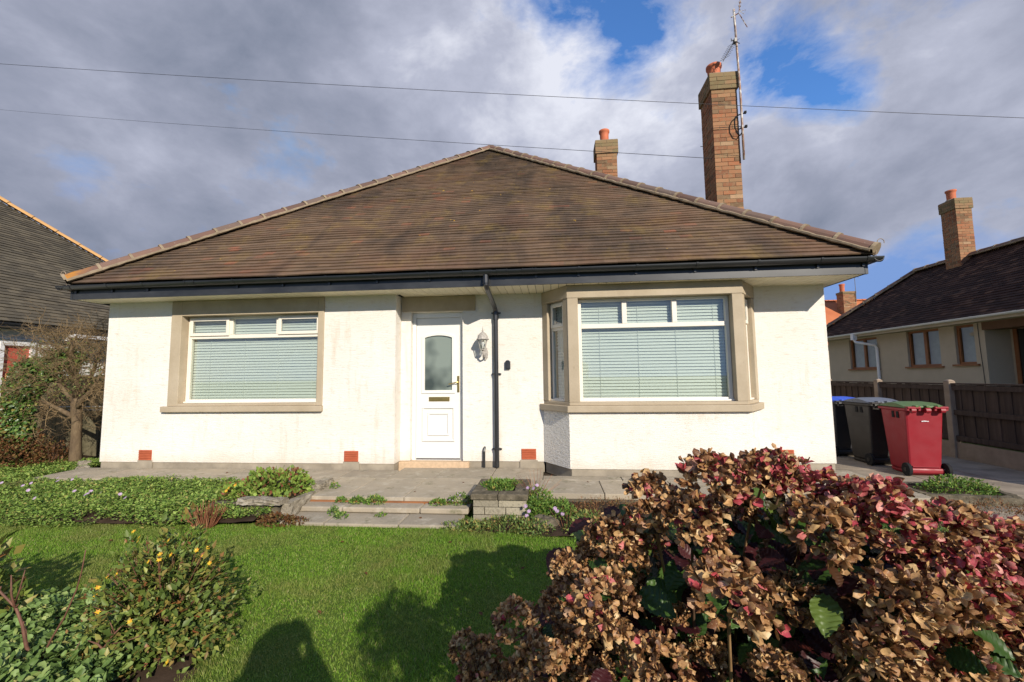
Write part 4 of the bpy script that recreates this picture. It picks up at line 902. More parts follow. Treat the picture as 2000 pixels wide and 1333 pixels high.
# ------------------------------------------------------------------ wheelie bins
def bin_(name, label, loc, rz, body, lid, bs=1.0):
    t = thing(name, label, 'wheelie bin', (0, 0, 0), 'wheelie bins beside the house'); k = .93*bs
    def sc(p): return Vector((p.x*.80*bs, p.y*.84*bs, p.z*.93*bs))
    b = MB(sc)
    # tapering body with a recessed foot, rear face at -y
    b.frustum((-.222, .222, -.215, .21), (-.262, .262, -.29, .28), .06, .90)
    b.frustum((-.20, .20, -.195, .22), (-.215, .215, -.215, .24), 0, .0595)
    b.box(-.235, .235, -.262, -.205, .035, .11)
    bo = b.build('body', body, t, bevel=.022)
    for zz in (.30, .55):
        pass
    rbm = MB(sc); rbm.box(-.19, .19, -.2405, -.225, .12, .135).build('foot_rib', body, bo)
    r = MB(sc); r.box(-.285, .285, -.32, .305, .885, .925); ro = r.build('rim', body, t, bevel=.010)
    for s in (-1, 1):
        for q in range(2): r = MB(sc); r.box(s*.262-.006, s*.262+.006, -.14+q*.1, -.09+q*.1, .78, .87); r.build('slot', 'black_rubber', bo)
    h = MB(sc); h.tube([(-.275, -.36, .935), (-.10, -.36, .935)], .017, 10).tube([(.10, -.36, .935), (.275, -.36, .935)], .017, 10)
    for x in (-.265, -.11, .11, .265): h.box(x-.014, x+.014, -.362, -.29, .895, .95)
    for x in (-.20, 0, .20): h.tube([(x-.032, -.352, .90), (x+.032, -.352, .90)], .036, 12)
    h.build('handle', body, t)
    l = MB(sc); n = 10; vs = []
    for j in range(n+1):
        y = -.34+.665*j/n; z = .935+.055*math.sin(math.pi*min(1, j/n*1.05)) - (.0 if j < n else .02)
        vs += [(-.292, y, .932), (-.28, y, z), (-.14, y, z+.016), (.14, y, z+.016), (.28, y, z), (.292, y, .932)]
    fs = [(j*6+i, j*6+i+1, (j+1)*6+i+1, (j+1)*6+i) for j in range(n) for i in range(5)]+[tuple(range(5, -1, -1)), tuple(n*6+i for i in range(6))]
    l.add(vs, fs)
    for x in (-.15, .0, .15): l.box(x-.02, x+.02, -.375, -.30, .94, .965)
    l.build('lid', lid, t, bevel=.004)
    for s in (-1, 1):
        wv = MB(sc); wv.tube([(s*.245, -.235, .09), (s*.295, -.235, .09)], .09, 22); wo_ = wv.build('wheel', 'black_rubber', t, bevel=.006)
        MB(sc).tube([(s*.24, -.235, .09), (s*.302, -.235, .09)], .03, 12).build('hub', 'grey_bin', wo_)
    MB(sc).tube([(-.25, -.235, .09), (.25, -.235, .09)], .011, 8).build('axle', 'bare_metal', t)
    t.location = loc; t.rotation_euler = (0, 0, rz)
    for ch in t.children: ch.matrix_parent_inverse = Matrix.Identity(4)
    return t, bo
BZ = -.096
rb, rbo = bin_('wheelie_bin', 'red wheelie bin with green lid, nearest of the three bins', (5.93, .32, BZ), R(-5), 'red_bin', 'green_lid')
mk = MB()
for k_, (xa_, xb_, h_) in enumerate(((-.040, -.022, .010), (-.018, -.004, .014), (.000, .016, .012), (.020, .040, .009))): mk.box(xa_, xb_, -.0015, 0, .690, .690+h_)
mk = mk.build('worn_mark', 'white_plastic', rbo); mk.location = (0, -.2425, .0)
bin_('wheelie_bin', 'dark grey wheelie bin with grey lid, between the red bin and the blue-lidded bin', (5.90, .98, BZ), R(3), 'grey_bin', 'grey_lid', 1.02)
bin_('wheelie_bin', 'dark wheelie bin with a blue lid, farthest of the three bins', (5.86, 1.66, BZ), R(2), 'charcoal_bin', 'blue_lid')
#PART4
# ------------------------------------------------------------------ lawn grass
def grass(poly, n, h, name='grass', kind='stuff'):
    xs = [p[0] for p in poly]; ys = [p[1] for p in poly]
    x = rng.uniform(min(xs), max(xs), n*2); y = rng.uniform(min(ys), max(ys), n*2)
    k = in_poly(x, y, poly)
    # denser close to the camera side
    x, y = x[k][:n], y[k][:n]; N = len(x)
    hh = h*(.55+.7*rng.random(N))*(1+.25*fbm(x*1.6, y*1.6, 3))
    lean = rng.normal(size=(N, 2))*.45; d = np.stack([lean[:, 0], lean[:, 1], np.ones(N)], -1); d = norm(d)
    a = rng.random(N)*2*math.pi; w_ = np.stack([np.cos(a), np.sin(a), np.zeros(N)], -1)*(.0011+.0010*rng.random(N))[:, None]
    P = np.stack([x, y, np.full(N, LZ-.002)], -1); mid = P+d*(hh*.55)[:, None]
    tip = mid+norm(d+np.stack([lean[:, 0], lean[:, 1], -.1*np.ones(N)], -1)*.9)*(hh*.5)[:, None]
    V = np.stack([P-w_, P+w_, mid+w_*.8, mid-w_*.8, tip], 1).reshape(-1, 3)
    F = np.array([(0, 1, 2), (0, 2, 3), (3, 2, 4)])[None]+(np.arange(N)*5)[:, None, None]
    return V, F.reshape(-1, 3)
LAWN_P = [(-5.6, -2.05), (-2.6, -2.03), (-1.42, -1.93), (-.9, -1.94), (.3, -1.93), (.5, -2.0), (1.4, -2.10), (3.2, -2.15), (3.2, -3.9), (.9, -4.7), (-.35, -4.7), (-.75, -3.75), (-3.0, -3.6), (-5.6, -3.2)]
LAWN_Q = [(3.15, -2.15), (4.9, -2.2), (4.9, -4.9), (.9, -4.9), (.9, -4.65), (3.2, -3.85)]
tag(npmesh('grass', *merge([grass(LAWN_P, 330000, .021), grass(LAWN_Q, 60000, .024)]), 'grass'), 'short mown green grass of the front lawn', 'grass', kind='stuff')

# ------------------------------------------------------------------ left border
def zbed(base, h, seed, edge_y0, edge_y1, x0=-9, x1=-1.3):
    def f(X, Y):
        t = np.clip((Y-edge_y0)/.22, 0, 1)*np.clip((edge_y1-Y)/.15, 0, 1)*np.clip((x1-X)/.2, 0, 1)
        return base+h*(.55+.45*np.clip(fbm(X*1.3, Y*1.3, seed)*.5+.5, 0, 1.3))*np.sqrt(np.clip(t, 0, 1))
    return f
BED = [(-9, 1.2), (-5.62, 1.2), (-5.62, -.90), (-2.2, -.90), (-2.2, -1.50), (-1.45, -1.50), (-1.32, -1.86), (-1.6, -2.0), (-2.6, -2.07), (-4.2, -2.12), (-6.5, -2.3), (-9, -2.6)]
zb = zbed(-.15, .13, 2, -2.12, 2.5)
mound('border_soil', BED, lambda X, Y: zb(X, Y)-.02, .06, 'soil')['kind'] = 'structure'
def carpet(poly, zf, dens, size, tpl, lift=.03, thin=None):
    xs = [p[0] for p in poly]; ys = [p[1] for p in poly]; A_ = (max(xs)-min(xs))*(max(ys)-min(ys)); n = int(A_*dens)
    x = rng.uniform(min(xs), max(xs), n); y = rng.uniform(min(ys), max(ys), n); k = in_poly(x, y, poly)
    if thin is not None: k &= thin(x, y)
    x, y = x[k], y[k]; N = len(x)
    z = zf(x, y)+rng.random(N)*lift+.02*fbm(x*7, y*7, 5)
    dirs = norm(np.stack([rng.normal(size=N), rng.normal(size=N)-.25, .30+.5*rng.random(N)], -1))
    return scatter(*TPL[tpl], np.stack([x, y, z], -1), frames(dirs, up=np.tile([0, -.25, 1.0], (N, 1))+rng.normal(size=(N, 3))*.35), size*(.5+.8*rng.random(N)), .05)
CV = [(-8.5, .6), (-5.6, .3), (-5.6, -.88), (-2.15, -.84), (-2.2, -1.4), (-1.6, -1.45), (-1.5, -1.93), (-2.6, -2.13), (-4.2, -2.19), (-6.5, -2.42), (-8.5, -2.7)]
bare = lambda x, y: ~((fbm(x*2.3, y*3.1, 8) > 1.05) & (y < -1.5)) & (((x+2.95)/.26)**2+((y+2.13)/.07)**2 > 1)
tag(npmesh('ground_cover', *carpet(CV, zb, 8500, .031, 'leaf', .07, bare), 'cover_leaf'), 'dense green ground cover carpeting the border in front of the left window', 'ground cover', kind='stuff')
def plant(name, label, cat, parts, group=None):
    """parts: list of (part name, (V,F), material); the first is the plant's own foliage"""
    c = parts[0][1][0]; lo = c.min(0); hi = c.max(0)
    t = thing(name, label, cat, (float((lo[0]+hi[0])/2), float((lo[1]+hi[1])/2), float(lo[2])), group)
    for nm, G, mt in parts:
        if isinstance(G, list):
            for c in G: npmesh(nm, *flowers([c[0]], *c[1:]), mt, t)
        else: npmesh(nm, *G, mt, t)
    return t
def fls(cs, *a): return [(c, *a) for c in cs]
def stalks(c, rx, ry, h, n, w_=.003, splay=.25, r0_=.3):
    a = rng.random(n)*2*math.pi; q = rng.random(n)**.5
    P = np.stack([c[0]+rx*r0_*q*np.cos(a), c[1]+ry*r0_*q*np.sin(a), np.full(n, c[2])], -1)
    d = norm(np.stack([np.cos(a)*q*splay*rx/h, np.sin(a)*q*splay*ry/h, np.ones(n)], -1)+rng.normal(size=(n, 3))*.12)
    V, F = scatter([(-1, 0, 0), (1, 0, 0), (.6, 1, 0), (-.6, 1, 0)], np.array([(0, 1, 2), (0, 2, 3)]), P, frames(d), np.stack([np.full(n, w_), h*(.6+.5*rng.random(n)), np.full(n, w_)], -1))
    return V, F
def flowers(cs, r, petals=12, tilt=.5):
    ps = []
    for c in cs:
        a = np.arange(petals)*2*math.pi/petals+rng.random()
        nrm_ = norm(np.array([rng.normal()*.4, -.8+rng.normal()*.3, .8])); u = norm(np.cross(nrm_, [0, 0, 1.])); v = np.cross(nrm_, u)
        d = np.cos(a)[:, None]*u+np.sin(a)[:, None]*v+nrm_*tilt*.4
        ps.append(scatter(NARROW_V, NARROW_F, np.tile(np.array(c, float), (petals, 1)), frames(d, up=np.tile(nrm_, (petals, 1))), np.array([[r*2.2, r, r]]*petals)))
    return merge(ps)
# asters in the left border
fc = [(-3.62+rng.normal()*.28, -1.80+rng.normal()*.16, .055+rng.random()*.05) for _ in range(9)]+[(-4.35+rng.normal()*.22, -1.50+rng.normal()*.16, .08+rng.random()*.05) for _ in range(6)]
plant('aster', 'pale lilac asters flowering low in the green border at the left', 'flowers', [('foliage', clump_arrays((-3.9, -1.7, -.08), .55, .28, .13, 500, .035), 'cover_leaf'), ('flower', fls(fc, .020), 'lilac_petal')])
plant('dead_stalks', 'upright tuft of dead reddish-brown stalks at the front edge of the border', 'dried plant', [('stalks', merge([stalks((-2.08, -2.03, LZ), .14, .09, .22, 190, .0032, 1.1, .7)]), 'dead_stalk')])
# rusty shrubs and the bare tree on the left
plant('rusty_shrub', 'low russet brown shrub at the left edge below the ivy', 'shrub', [('foliage', merge([clump_arrays((-7.15, -.05, -.1), .62, .45, .62, 5200, .042, 'leaf', .5), clump_arrays((-7.9, .0, -.1), .5, .4, .50, 2400, .042)]), 'rust_leaf'), ('stems', stalks((-7.15, -.05, -.1), .5, .4, .4, 60, .004), 'dark_stem')])
plant('rusty_shrub', 'small thin russet shrub at the foot of the bare tree', 'shrub', [('foliage', clump_arrays((-6.52, .12, -.1), .36, .28, .42, 1300, .036, 'leaf', .4), 'rust_leaf'), ('stems', stalks((-6.52, .12, -.1), .3, .25, .38, 70, .0035), 'dark_stem')])
# ivy over the concrete post
iv = []
for (cx_, cy_, cz_, rx_, ry_, rz_, n_) in ((-7.02, .0, .52, .22, .14, .40, 1500), (-7.05, .0, .92, .26, .15, .34, 1500), (-7.0, .02, 1.20, .32, .16, .30, 1700), (-6.78, .0, 1.42, .38, .16, .20, 1500), (-6.35, .05, 1.60, .34, .14, .14, 700)):
    d = norm(rng.normal(size=(n_, 3))); P = d*(.55+.45*rng.random((n_, 1)))*np.array([rx_, ry_, rz_])+np.array([cx_, cy_, cz_])
    iv.append(scatter(*TPL['round'], P, frames(norm(d*.5+rng.normal(size=(n_, 3))*.6+np.array([0, 0, -.4])), up=d+np.array([0, -.6, .3])+rng.normal(size=(n_, 3))*.3), .048*(.6+.8*rng.random(n_)), .03))
plant('ivy', 'dark glossy ivy climbing the post at the left edge', 'climber', [('foliage', merge(iv), 'ivy_leaf')])
def tree():
    t = thing('bare_tree', 'small gnarled tree with bare tangled twigs against the left corner of the cream house', 'tree', (-6.17, .16, -.08))
    rd_ = random.Random(5)
    tk = MB(); tk.tube([(-6.17, .16, -.1), (-6.18, .15, .05), (-6.19, .15, .35), (-6.20, .15, .62), (-6.23, .15, .85), (-6.22, .14, .98)], [.10, .078, .066, .064, .070, .062], 12); tk.build('trunk', 'bark', t, smooth=True)
    lb = MB(); tw = MB()
    tips = []
    limbs = [[(-6.20, .15, .66), (-6.42, .12, .78), (-6.62, .10, .88), (-6.78, .08, .95)], [(-6.23, .14, .90), (-6.42, .10, 1.12), (-6.60, .05, 1.34), (-6.80, .0, 1.50)], [(-6.22, .14, .95), (-6.27, .12, 1.25), (-6.38, .08, 1.55), (-6.50, .02, 1.80)],
             [(-6.22, .14, .92), (-6.10, .16, 1.15), (-5.98, .16, 1.42), (-5.86, .12, 1.75)], [(-6.21, .14, .80), (-6.08, .12, .98), (-5.92, .10, 1.10), (-5.72, .05, 1.35)], [(-6.22, .14, .96), (-6.12, .05, 1.3), (-6.15, -.05, 1.6), (-6.05, -.10, 1.85)], [(-6.3, .12, 1.0), (-6.6, .2, 1.25), (-6.8, .3, 1.5), (-6.95, .35, 1.58)]]
    for L_ in limbs:
        lb.tube(L_, [.042, .032, .024, .014], 8); tips += [(Vector(L_[k]).lerp(Vector(L_[k+1]), f_), Vector(L_[k+1])-Vector(L_[k])) for k in (1, 2) for f_ in (.0, .35, .7, 1.0)]
    cen = Vector((-6.35, .12, 1.35))
    def twig(p, d, l, r, dep):
        pts = [p]; d = d.normalized()
        for k in range(4):
            d = (d+Vector((rd_.gauss(0, .30), rd_.gauss(0, .30), rd_.gauss(-.03, .26)))).normalized(); p = p+d*l/4
            p.x = min(p.x, -5.42); pts.append(p.copy())
        (tw if dep < 3 else tw).tube(pts, [r, r*.85, r*.7, r*.55, r*.35], 4, cap=False)
        if dep < 3:
            for k in range(4 if dep == 0 else 3):
                q_ = pts[rd_.randint(1, 4)]; dd = (d+Vector((rd_.gauss(0, .8), rd_.gauss(0, .7), rd_.gauss(0, .7))))
                twig(q_.copy(), dd, l*.66, r*.6, dep+1)
    for p, d in tips:
        for k in range(2):
            out = (p-cen).normalized(); twig(p.copy(), d.normalized()*.5+out*.7+Vector((rd_.gauss(0, .4), rd_.gauss(0, .3), rd_.gauss(.1, .4))), rd_.uniform(.30, .50), .0075, 0)
    lb.build('limb', 'bark', t, smooth=True); tw.build('twigs', 'twig', t)
    n = 2200; d = norm(rng.normal(size=(n, 3))); P = d*(rng.random((n, 1))**.4)*np.array([.85, .28, .50])+np.array([-6.5, .1, 1.45]); P[:, 0] = np.minimum(P[:, 0], -5.45)
    V, F = scatter(*TPL['leaf'], P, frames(rng.normal(size=(n, 3))), .032*(.6+.8*rng.random(n)), .03); npmesh('leaves', V, F, 'spurge_leaf', t)
tree()
rk = MB()
def rock(c, s, seed, mat='rock', name='edging_stone', label=''):
    rg = np.random.default_rng(seed); import bmesh
    b = bmesh.new(); bmesh.ops.create_icosphere(b, subdivisions=3, radius=1.0); me = bpy.data.meshes.new(name)
    for v in b.verts:
        p = np.array(v.co); k = 1+.16*fbm(p[0:1]*1.7+seed, p[1:2]*1.7+p[2]*1.3, seed)[0]; v.co = Vector((c[0]+p[0]*s[0]*k, c[1]+p[1]*s[1]*k, c[2]+np.clip(p[2], -.8, .7)*s[2]*k))
    b.to_mesh(me); b.free(); o = link(name, me, mat, None, False)
    return tag(o, label, 'stone', 'loose edging stones')
rock((-5.80, -.02, .0), (.10, .08, .07), 1, label='loose dark stone left of the cream wall, by the tree foot')
rock((-5.60, -.22, -.02), (.09, .07, .05), 2, label='smaller loose stone touching the left corner of the cream wall')

# ------------------------------------------------------------------ planters flanking the steps
pl_ = thing('stone_planter', 'low rock planter left of the steps with rough pale side wall', 'planter', (-1.8, -1.4, LZ))
wl2 = MB()
n_ = 14
def rough_wall(mb, a, b, th, z0, z1, seed):
    rd_ = random.Random(seed); a = Vector(a); b = Vector(b); d = b-a; L_ = d.length; d.normalize(); s = Vector((-d.y, d.x, 0)); K = 12; J = 5; vs = []
    for i in range(K+1):
        for j in range(2*J+2):
            sd_ = -1 if j <= J else 1; h = (j if j <= J else 2*J+1-j)/J
            p = a+d*L_*i/K+s*sd_*(th/2+rd_.uniform(-.012, .012)-h*.012); vs.append((p.x, p.y, z0+(z1-z0)*h+rd_.uniform(-.006, .006)))
    m_ = 2*J+2; fs = [(i*m_+j, (i+1)*m_+j, (i+1)*m_+(j+1) % m_, i*m_+(j+1) % m_) for i in range(K) for j in range(m_)]+[tuple(range(m_)), tuple(K*m_+j for j in range(m_-1, -1, -1))]
    mb.add(vs, fs)
rough_wall(wl2, (-1.42, -.98, 0), (-1.40, -1.84, 0), .10, -.16, .03, 1); wl2.build('side_wall', 'rock', pl_)
wl2 = MB(); rough_wall(wl2, (-2.2, -1.80, 0), (-1.46, -1.82, 0), .09, -.16, .02, 2); wl2.build('front_wall', 'coping_stone', pl_)
for i, (a, b) in enumerate((((-1.88, -1.82), (-1.42, -1.84)), ((-1.43, -1.30), (-1.44, -1.0)))):
    c_ = MB(); rough_wall(c_, (*a, 0), (*b, 0), .14, .025, .075, 10+i); c_.build('coping', 'rock', pl_, bevel=.01)
MB().box(-2.2, -1.46, -1.76, -.98, -.15, .02).build('planter_soil', 'soil', pl_)
plant('sedum_mound', 'lime and russet mound of foliage in the rock planter left of the steps', 'plant', [('foliage', merge([clump_arrays((-1.82, -1.42, .0), .40, .34, .24, 2300, .036, 'round', .6), clump_arrays((-2.15, -1.45, -.02), .26, .25, .15, 700, .034, 'round')]), 'lime_leaf'), ('flower', fls([(-2.12, -1.70, .13), (-2.18, -1.66, .09), (-2.02, -1.74, .17)], .02, 8), 'yellow_petal')])
plant('russet_creeper', 'russet straggly creeper at the lower end of the pale rock wall by the steps', 'plant', [('foliage', merge([clump_arrays((-1.42, -1.95, LZ), .20, .09, .11, 520, .026), clump_arrays((-1.25, -1.92, LZ), .14, .06, .07, 240, .024)]), 'rust_leaf')])
bp = thing('block_planter', 'square grey stone block planter right of the steps, dark mossy coping', 'planter', (.67, -1.4, LZ))
X0, X1, Y0, Y1 = .415, .925, -1.72, -1.14
MB().box(X0+.02, X1-.02, Y0+.02, Y1-.02, -.16, .075).build('core', 'mortar', bp)
bk = MB(); z = -.155
for i in range(3):
    h = .072
    for (a0, a1, f) in ((X0, X1, 'f'), (X0, X1, 'b'), (Y0, Y1, 'l'), (Y0, Y1, 'r')):
        cuts = [a0]+[a0+(a1-a0)*t for t in ((.56,) if i == 0 else (.22, .62) if i == 1 else (.48,))]+[a1]
        for a, b in zip(cuts[:-1], cuts[1:]):
            a += .003; b -= .003; w0 = random.uniform(-.004, .004)
            if f == 'f': bk.box(a, b, Y0+w0, Y0+.05, z+.003, z+h-.002)
            elif f == 'b': bk.box(a, b, Y1-.05, Y1+w0, z+.003, z+h-.002)
            elif f == 'l': bk.box(X0+w0, X0+.049, a+.055 if a < Y0+.02 else a, b-.055 if b > Y1-.02 else b, z+.003, z+h-.002)
            else: bk.box(X1-.049, X1+w0, a+.055 if a < Y0+.02 else a, b-.055 if b > Y1-.02 else b, z+.003, z+h-.002)
    z += h
bk.build('blockwork', 'block_stone', bp, bevel=.005)
cp = MB(); cp.box(X0-.02, .655, Y0-.02, Y0+.12, z, z+.055).box(.66, X1+.02, Y0-.02, Y0+.12, z, z+.055).box(X0-.02, X0+.12, Y0+.124, Y1+.02, z, z+.054).box(X1-.12, X1+.02, Y0+.124, Y1+.02, z, z+.054).box(X0+.124, X1-.124, Y1-.10, Y1+.02, z, z+.055)
cp.build('coping', 'coping_stone', bp, bevel=.008)
MB().box(X0+.1, X1-.1, Y0+.1, Y1-.08, .0, .085).build('planter_soil', 'soil', bp)
plant('saxifrage', 'green cushion plant growing in the top of the stone block planter', 'plant', [('foliage', merge([clump_arrays((.62, -1.40, .08), .17, .20, .085, 900, .026), clump_arrays((.74, -1.28, .08), .13, .12, .06, 400, .024)]), 'cushion_leaf')])
# weeds on the steps
for (x, y, z, r_, h, n, lab, fl) in ((-1.02, -1.50, -.05, .055, .045, 150, 'leftmost small weed on the middle step', 0), (-.83, -1.52, -.05, .085, .06, 300, 'fuller left half of the pair of weeds under the top step', 0), (-.64, -1.52, -.05, .11, .07, 420, 'largest weed clump on the steps, left of centre', 0),
                                     (.02, -1.53, -.05, .085, .055, 300, 'small rounded weed right of the steps centre', 0), (.24, -1.49, -.05, .12, .10, 430, 'weed clump with tiny pink flowers beside the block planter', 1), (-.98, -1.72, -.11, .05, .09, 110, 'upright weed on the lowest slab, at the left', 0),
                                     (-.86, -1.80, -.11, .07, .05, 120, 'low reddish weed on the lowest slab', 0), (-.5, -1.72, -.11, .05, .02, 70, 'flat weed in the joint of the lowest slab', 0), (-1.28, -1.15, .0, .05, .06, 90, 'tiny weed against the pale rock wall', 0)):
    ps = [('foliage', clump_arrays((x, y, z), r_, r_*.7, h, n, .022), 'cushion_leaf')]
    if fl: ps.append(('flower', fls([(x-.09, y-.06, z+.055), (x-.06, y-.07, z+.05), (x-.02, y-.02, z+.11), (x+.01, y-.05, z+.10)], .011, 8), 'lilac_petal'))
    plant('weed', lab, 'weed', ps, 'weeds on the garden steps')
# right bed in front of the path
BR = [(.3, -1.70), (.95, -1.62), (1.0, -1.25), (4.9, -1.25), (4.9, -2.3), (1.5, -2.16), (.5, -2.06), (.25, -1.95)]
mound('border_soil', BR, lambda X, Y: -.135+.05*np.clip((X-.9)/.3, 0, 1)*np.clip((Y+2.15)/.4, 0, 1)+.01*fbm(X*3, Y*3, 1), .05, 'soil')['kind'] = 'structure'
cs = [(1.02, -1.50, -.12, .22, .22, .24), (1.22, -1.62, -.12, .20, .2, .16), (1.0, -1.62, -.12, .15, .14, .15)]
fl = [(1.0, -1.68, .16), (.94, -1.62, .15), (.93, -1.80, .03), (.96, -1.82, -.01), (.94, -1.82, -.05), (1.20, -1.82, .02), (1.22, -1.80, -.01), (1.27, -1.78, -.04), (1.03, -1.6, .17)]
plant('aster', 'clump of lilac asters against the right side of the block planter', 'flowers', [('foliage', merge([clump_arrays(c[:3], *c[3:], 1500, .024) for c in cs]), 'cushion_leaf'), ('flower', fls(fl, .021, 14), 'lilac_petal'), ('dead_stems', stalks((1.02, -1.45, .05), .25, .2, .24, 45, .0018, 1.2, .4), 'dead_stalk')])
plant('heather', 'brown faded heather below the path kerb, right of the asters', 'heather', [('foliage', merge([clump_arrays((1.75, -1.50, -.12), .45, .24, .14, 2400, .020, 'narrow'), clump_arrays((2.45, -1.50, -.12), .50, .26, .15, 2400, .020, 'narrow'), clump_arrays((1.45, -1.62, -.12), .22, .2, .10, 700, .02, 'narrow')]), 'heather_leaf')])
plant('spurge', 'yellow-green leafy clump in front of the brown heather', 'plant', [('foliage', merge([clump_arrays((1.52, -1.98, LZ), .24, .18, .17, 1400, .030), clump_arrays((1.80, -2.0, LZ), .18, .15, .13, 600, .03)]), 'spurge_leaf'), ('stems', stalks((1.3, -1.98, LZ), .1, .1, .22, 12, .0018, 1.5), 'dead_stalk'), ('flower', fls([(1.21, -2.0, .06)], .016, 6), 'lilac_petal')])
plant('creeping_sedum', 'green and brown creeping mat along the front of the block planter', 'plant', [('foliage', merge([clump_arrays((.42, -1.93, LZ), .26, .10, .07, 650, .024), clump_arrays((.75, -1.90, LZ), .28, .14, .10, 1100, .024), clump_arrays((1.02, -1.98, LZ), .18, .12, .10, 550, .024)]), 'spurge_leaf'), ('dry_tips', clump_arrays((.80, -1.92, LZ), .40, .13, .10, 620, .02, 'narrow'), 'rust_leaf')])
plant('heather', 'brown and green low heather strip along the path kerb, behind the hydrangea', 'heather', [('foliage', merge([clump_arrays((3.0+k*.55, -1.55-.1*(k % 2), -.12), .40, .28, .15, 1500, .022, 'narrow') for k in range(4)]), 'heather_leaf')])
plant('spurge', 'low green leafy strip at the lawn edge, behind the hydrangea', 'plant', [('foliage', merge([clump_arrays((2.3+k*.5, -1.98, LZ), .32, .18, .12, 900, .03) for k in range(5)]), 'spurge_leaf')])
rock((1.10, -1.86, -.10), (.13, .10, .08), 7, 'coping_stone', label='rounded dark edging stone between block planter and yellow-green clump')
# right-hand stone planter by the bins
rp = thing('stone_planter', 'low rough stone planter in front of the red bin', 'planter', (5.35, -.75, -.14))
wl2 = MB(); rough_wall(wl2, (4.95, -.55, 0), (4.95, -1.02, 0), .09, -.2, .0, 5); rough_wall(wl2, (4.95, -1.03, 0), (5.75, -1.12, 0), .10, -.2, -.01, 6); rough_wall(wl2, (5.75, -1.1, 0), (5.85, -.6, 0), .10, -.2, -.01, 7); rough_wall(wl2, (5.85, -.58, 0), (4.95, -.52, 0), .09, -.2, -.02, 8)
wl2.build('rock_wall', 'coping_stone', rp); MB().box(4.97, 5.8, -1.05, -.55, -.18, -.03).build('planter_soil', 'soil', rp)
plant('thrift_cushion', 'bright green cushion plant on top of the stone planter in front of the red bin', 'plant', [('foliage', clump_arrays((5.45, -.82, -.05), .36, .22, .15, 1900, .026), 'cushion_leaf')])
plant('thrift_cushion', 'lower green cushion plant in front of the stone planter, by the hydrangea', 'plant', [('foliage', clump_arrays((4.80, -1.18, -.17), .34, .2, .14, 1600, .026), 'cushion_leaf')])
plant('heather', 'reddish-brown heather in front of the stone planter by the drive', 'heather', [('foliage', merge([clump_arrays((5.35, -1.32, -.2), .34, .22, .20, 1900, .022, 'narrow'), clump_arrays((5.85, -1.35, -.2), .42, .25, .17, 1900, .022, 'narrow'), clump_arrays((4.6, -1.7, -.2), .9, .3, .14, 1500, .022, 'narrow')]), 'heather_leaf')])

# ------------------------------------------------------------------ foreground: left
NB = [(-3.2, -3.35), (-2.2, -3.42), (-1.7, -3.46), (-1.2, -3.50), (-.72, -3.66), (-.45, -3.85), (-.42, -4.5), (-3.4, -4.6)]
zn = lambda X, Y: LZ+.10*np.clip((-3.42-Y+.10*np.sin(X*3))/.25, 0, 1)*(.75+.3*fbm(X*2.2, Y*2.2, 4)*.6)*np.clip((-.40-X)/.2, 0, 1)
mound('border_soil', [(p[0], p[1]) for p in NB], lambda X, Y: zn(X, Y)-.04, .05, 'soil')['kind'] = 'structure'
tag(npmesh('ground_cover', *merge([carpet(NB, zn, 6500, .036, 'oval', .08, lambda x, y: ((x+.55)/.14)**2+((y+4.0)/.2)**2 > 1)]), 'glaucous_leaf'), 'blue-green rounded foliage carpeting the near left corner', 'ground cover', kind='stuff')
def hypericum():
    c = np.array((-.79, -3.74, LZ)); n = 5600
    t = thing('hypericum_bush', 'leafy olive-green bush with small yellow flowers on the lawn, near left', 'bush', tuple(c))
    d = rng.normal(size=(n, 3)); d[:, 2] = np.abs(d[:, 2])*1.1-.15; d = norm(d); rad = .45+.55*rng.random(n)**.6
    k = 1+.24*fbm(d[:, 0]*4, d[:, 1]*4+d[:, 2]*4, 3); P = d*(rad*k)[:, None]*np.array([.315, .29, .47])+c+np.array([0, 0, .09])
    V, F = scatter(*TPL['leaf'], P, frames(norm(d*.7+rng.normal(size=(n, 3))*.5+np.array([0, 0, .15])), up=d+np.array([0, 0, .9])+rng.normal(size=(n, 3))*.4), .037*(.55+.8*rng.random(n)), .03)
    npmesh('foliage', V, F, 'hypericum_leaf', t)
    m_ = 46; d2 = norm(np.abs(rng.normal(size=(m_, 3)))*np.array([1, 1, 1])*np.array([rng.choice([-1, 1], m_), -np.ones(m_)*.8, np.ones(m_)*1.1]).T); P2 = d2*np.array([.34, .31, .51])+c+np.array([0, 0, .09])
    for c_ in P2[:26]+rng.normal(size=(26, 3))*.02: npmesh('flower', *flowers([c_], .0135, 6, .8), 'yellow_petal', t)
    sm = MB(); a0 = Vector((c[0], c[1], LZ))
    for q in range(m_):
        e_ = Vector(P2[q]); sm.tube([a0+Vector((rng.normal()*.03, rng.normal()*.03, 0)), a0.lerp(e_, .5)+Vector((0, 0, .04)), e_], [.004, .003, .0015], 4)
    sm.build('stems', 'red_stem', t)
    for c_ in P2[26:]+rng.normal(size=(20, 3))*.02: npmesh('seed_pod', *scatter(*TPL['round'], np.tile(c_, (5, 1)), frames(rng.normal(size=(5, 3))), .013*np.ones(5)), 'rust_leaf', t)
hypericum()
def bare_shrub(label, polys):
    t = thing('bare_shrub', label, 'shrub', polys[0][0][0], 'leafless shrubs near the camera')
    for pts, rr in polys:
        o = MB(); n = len(pts); o.tube(pts, [rr*(1-.6*i/(n-1)) for i in range(n)], 8)
        for i in range(1, n-1):
            if random.random() < .7:
                p = Vector(pts[i]); o.tube([p, p+Vector((random.uniform(-.02, .02), random.uniform(-.01, .01), .018))], [rr*.6, rr*.25], 5)
        o.build('stem', 'red_stem', t, smooth=True)
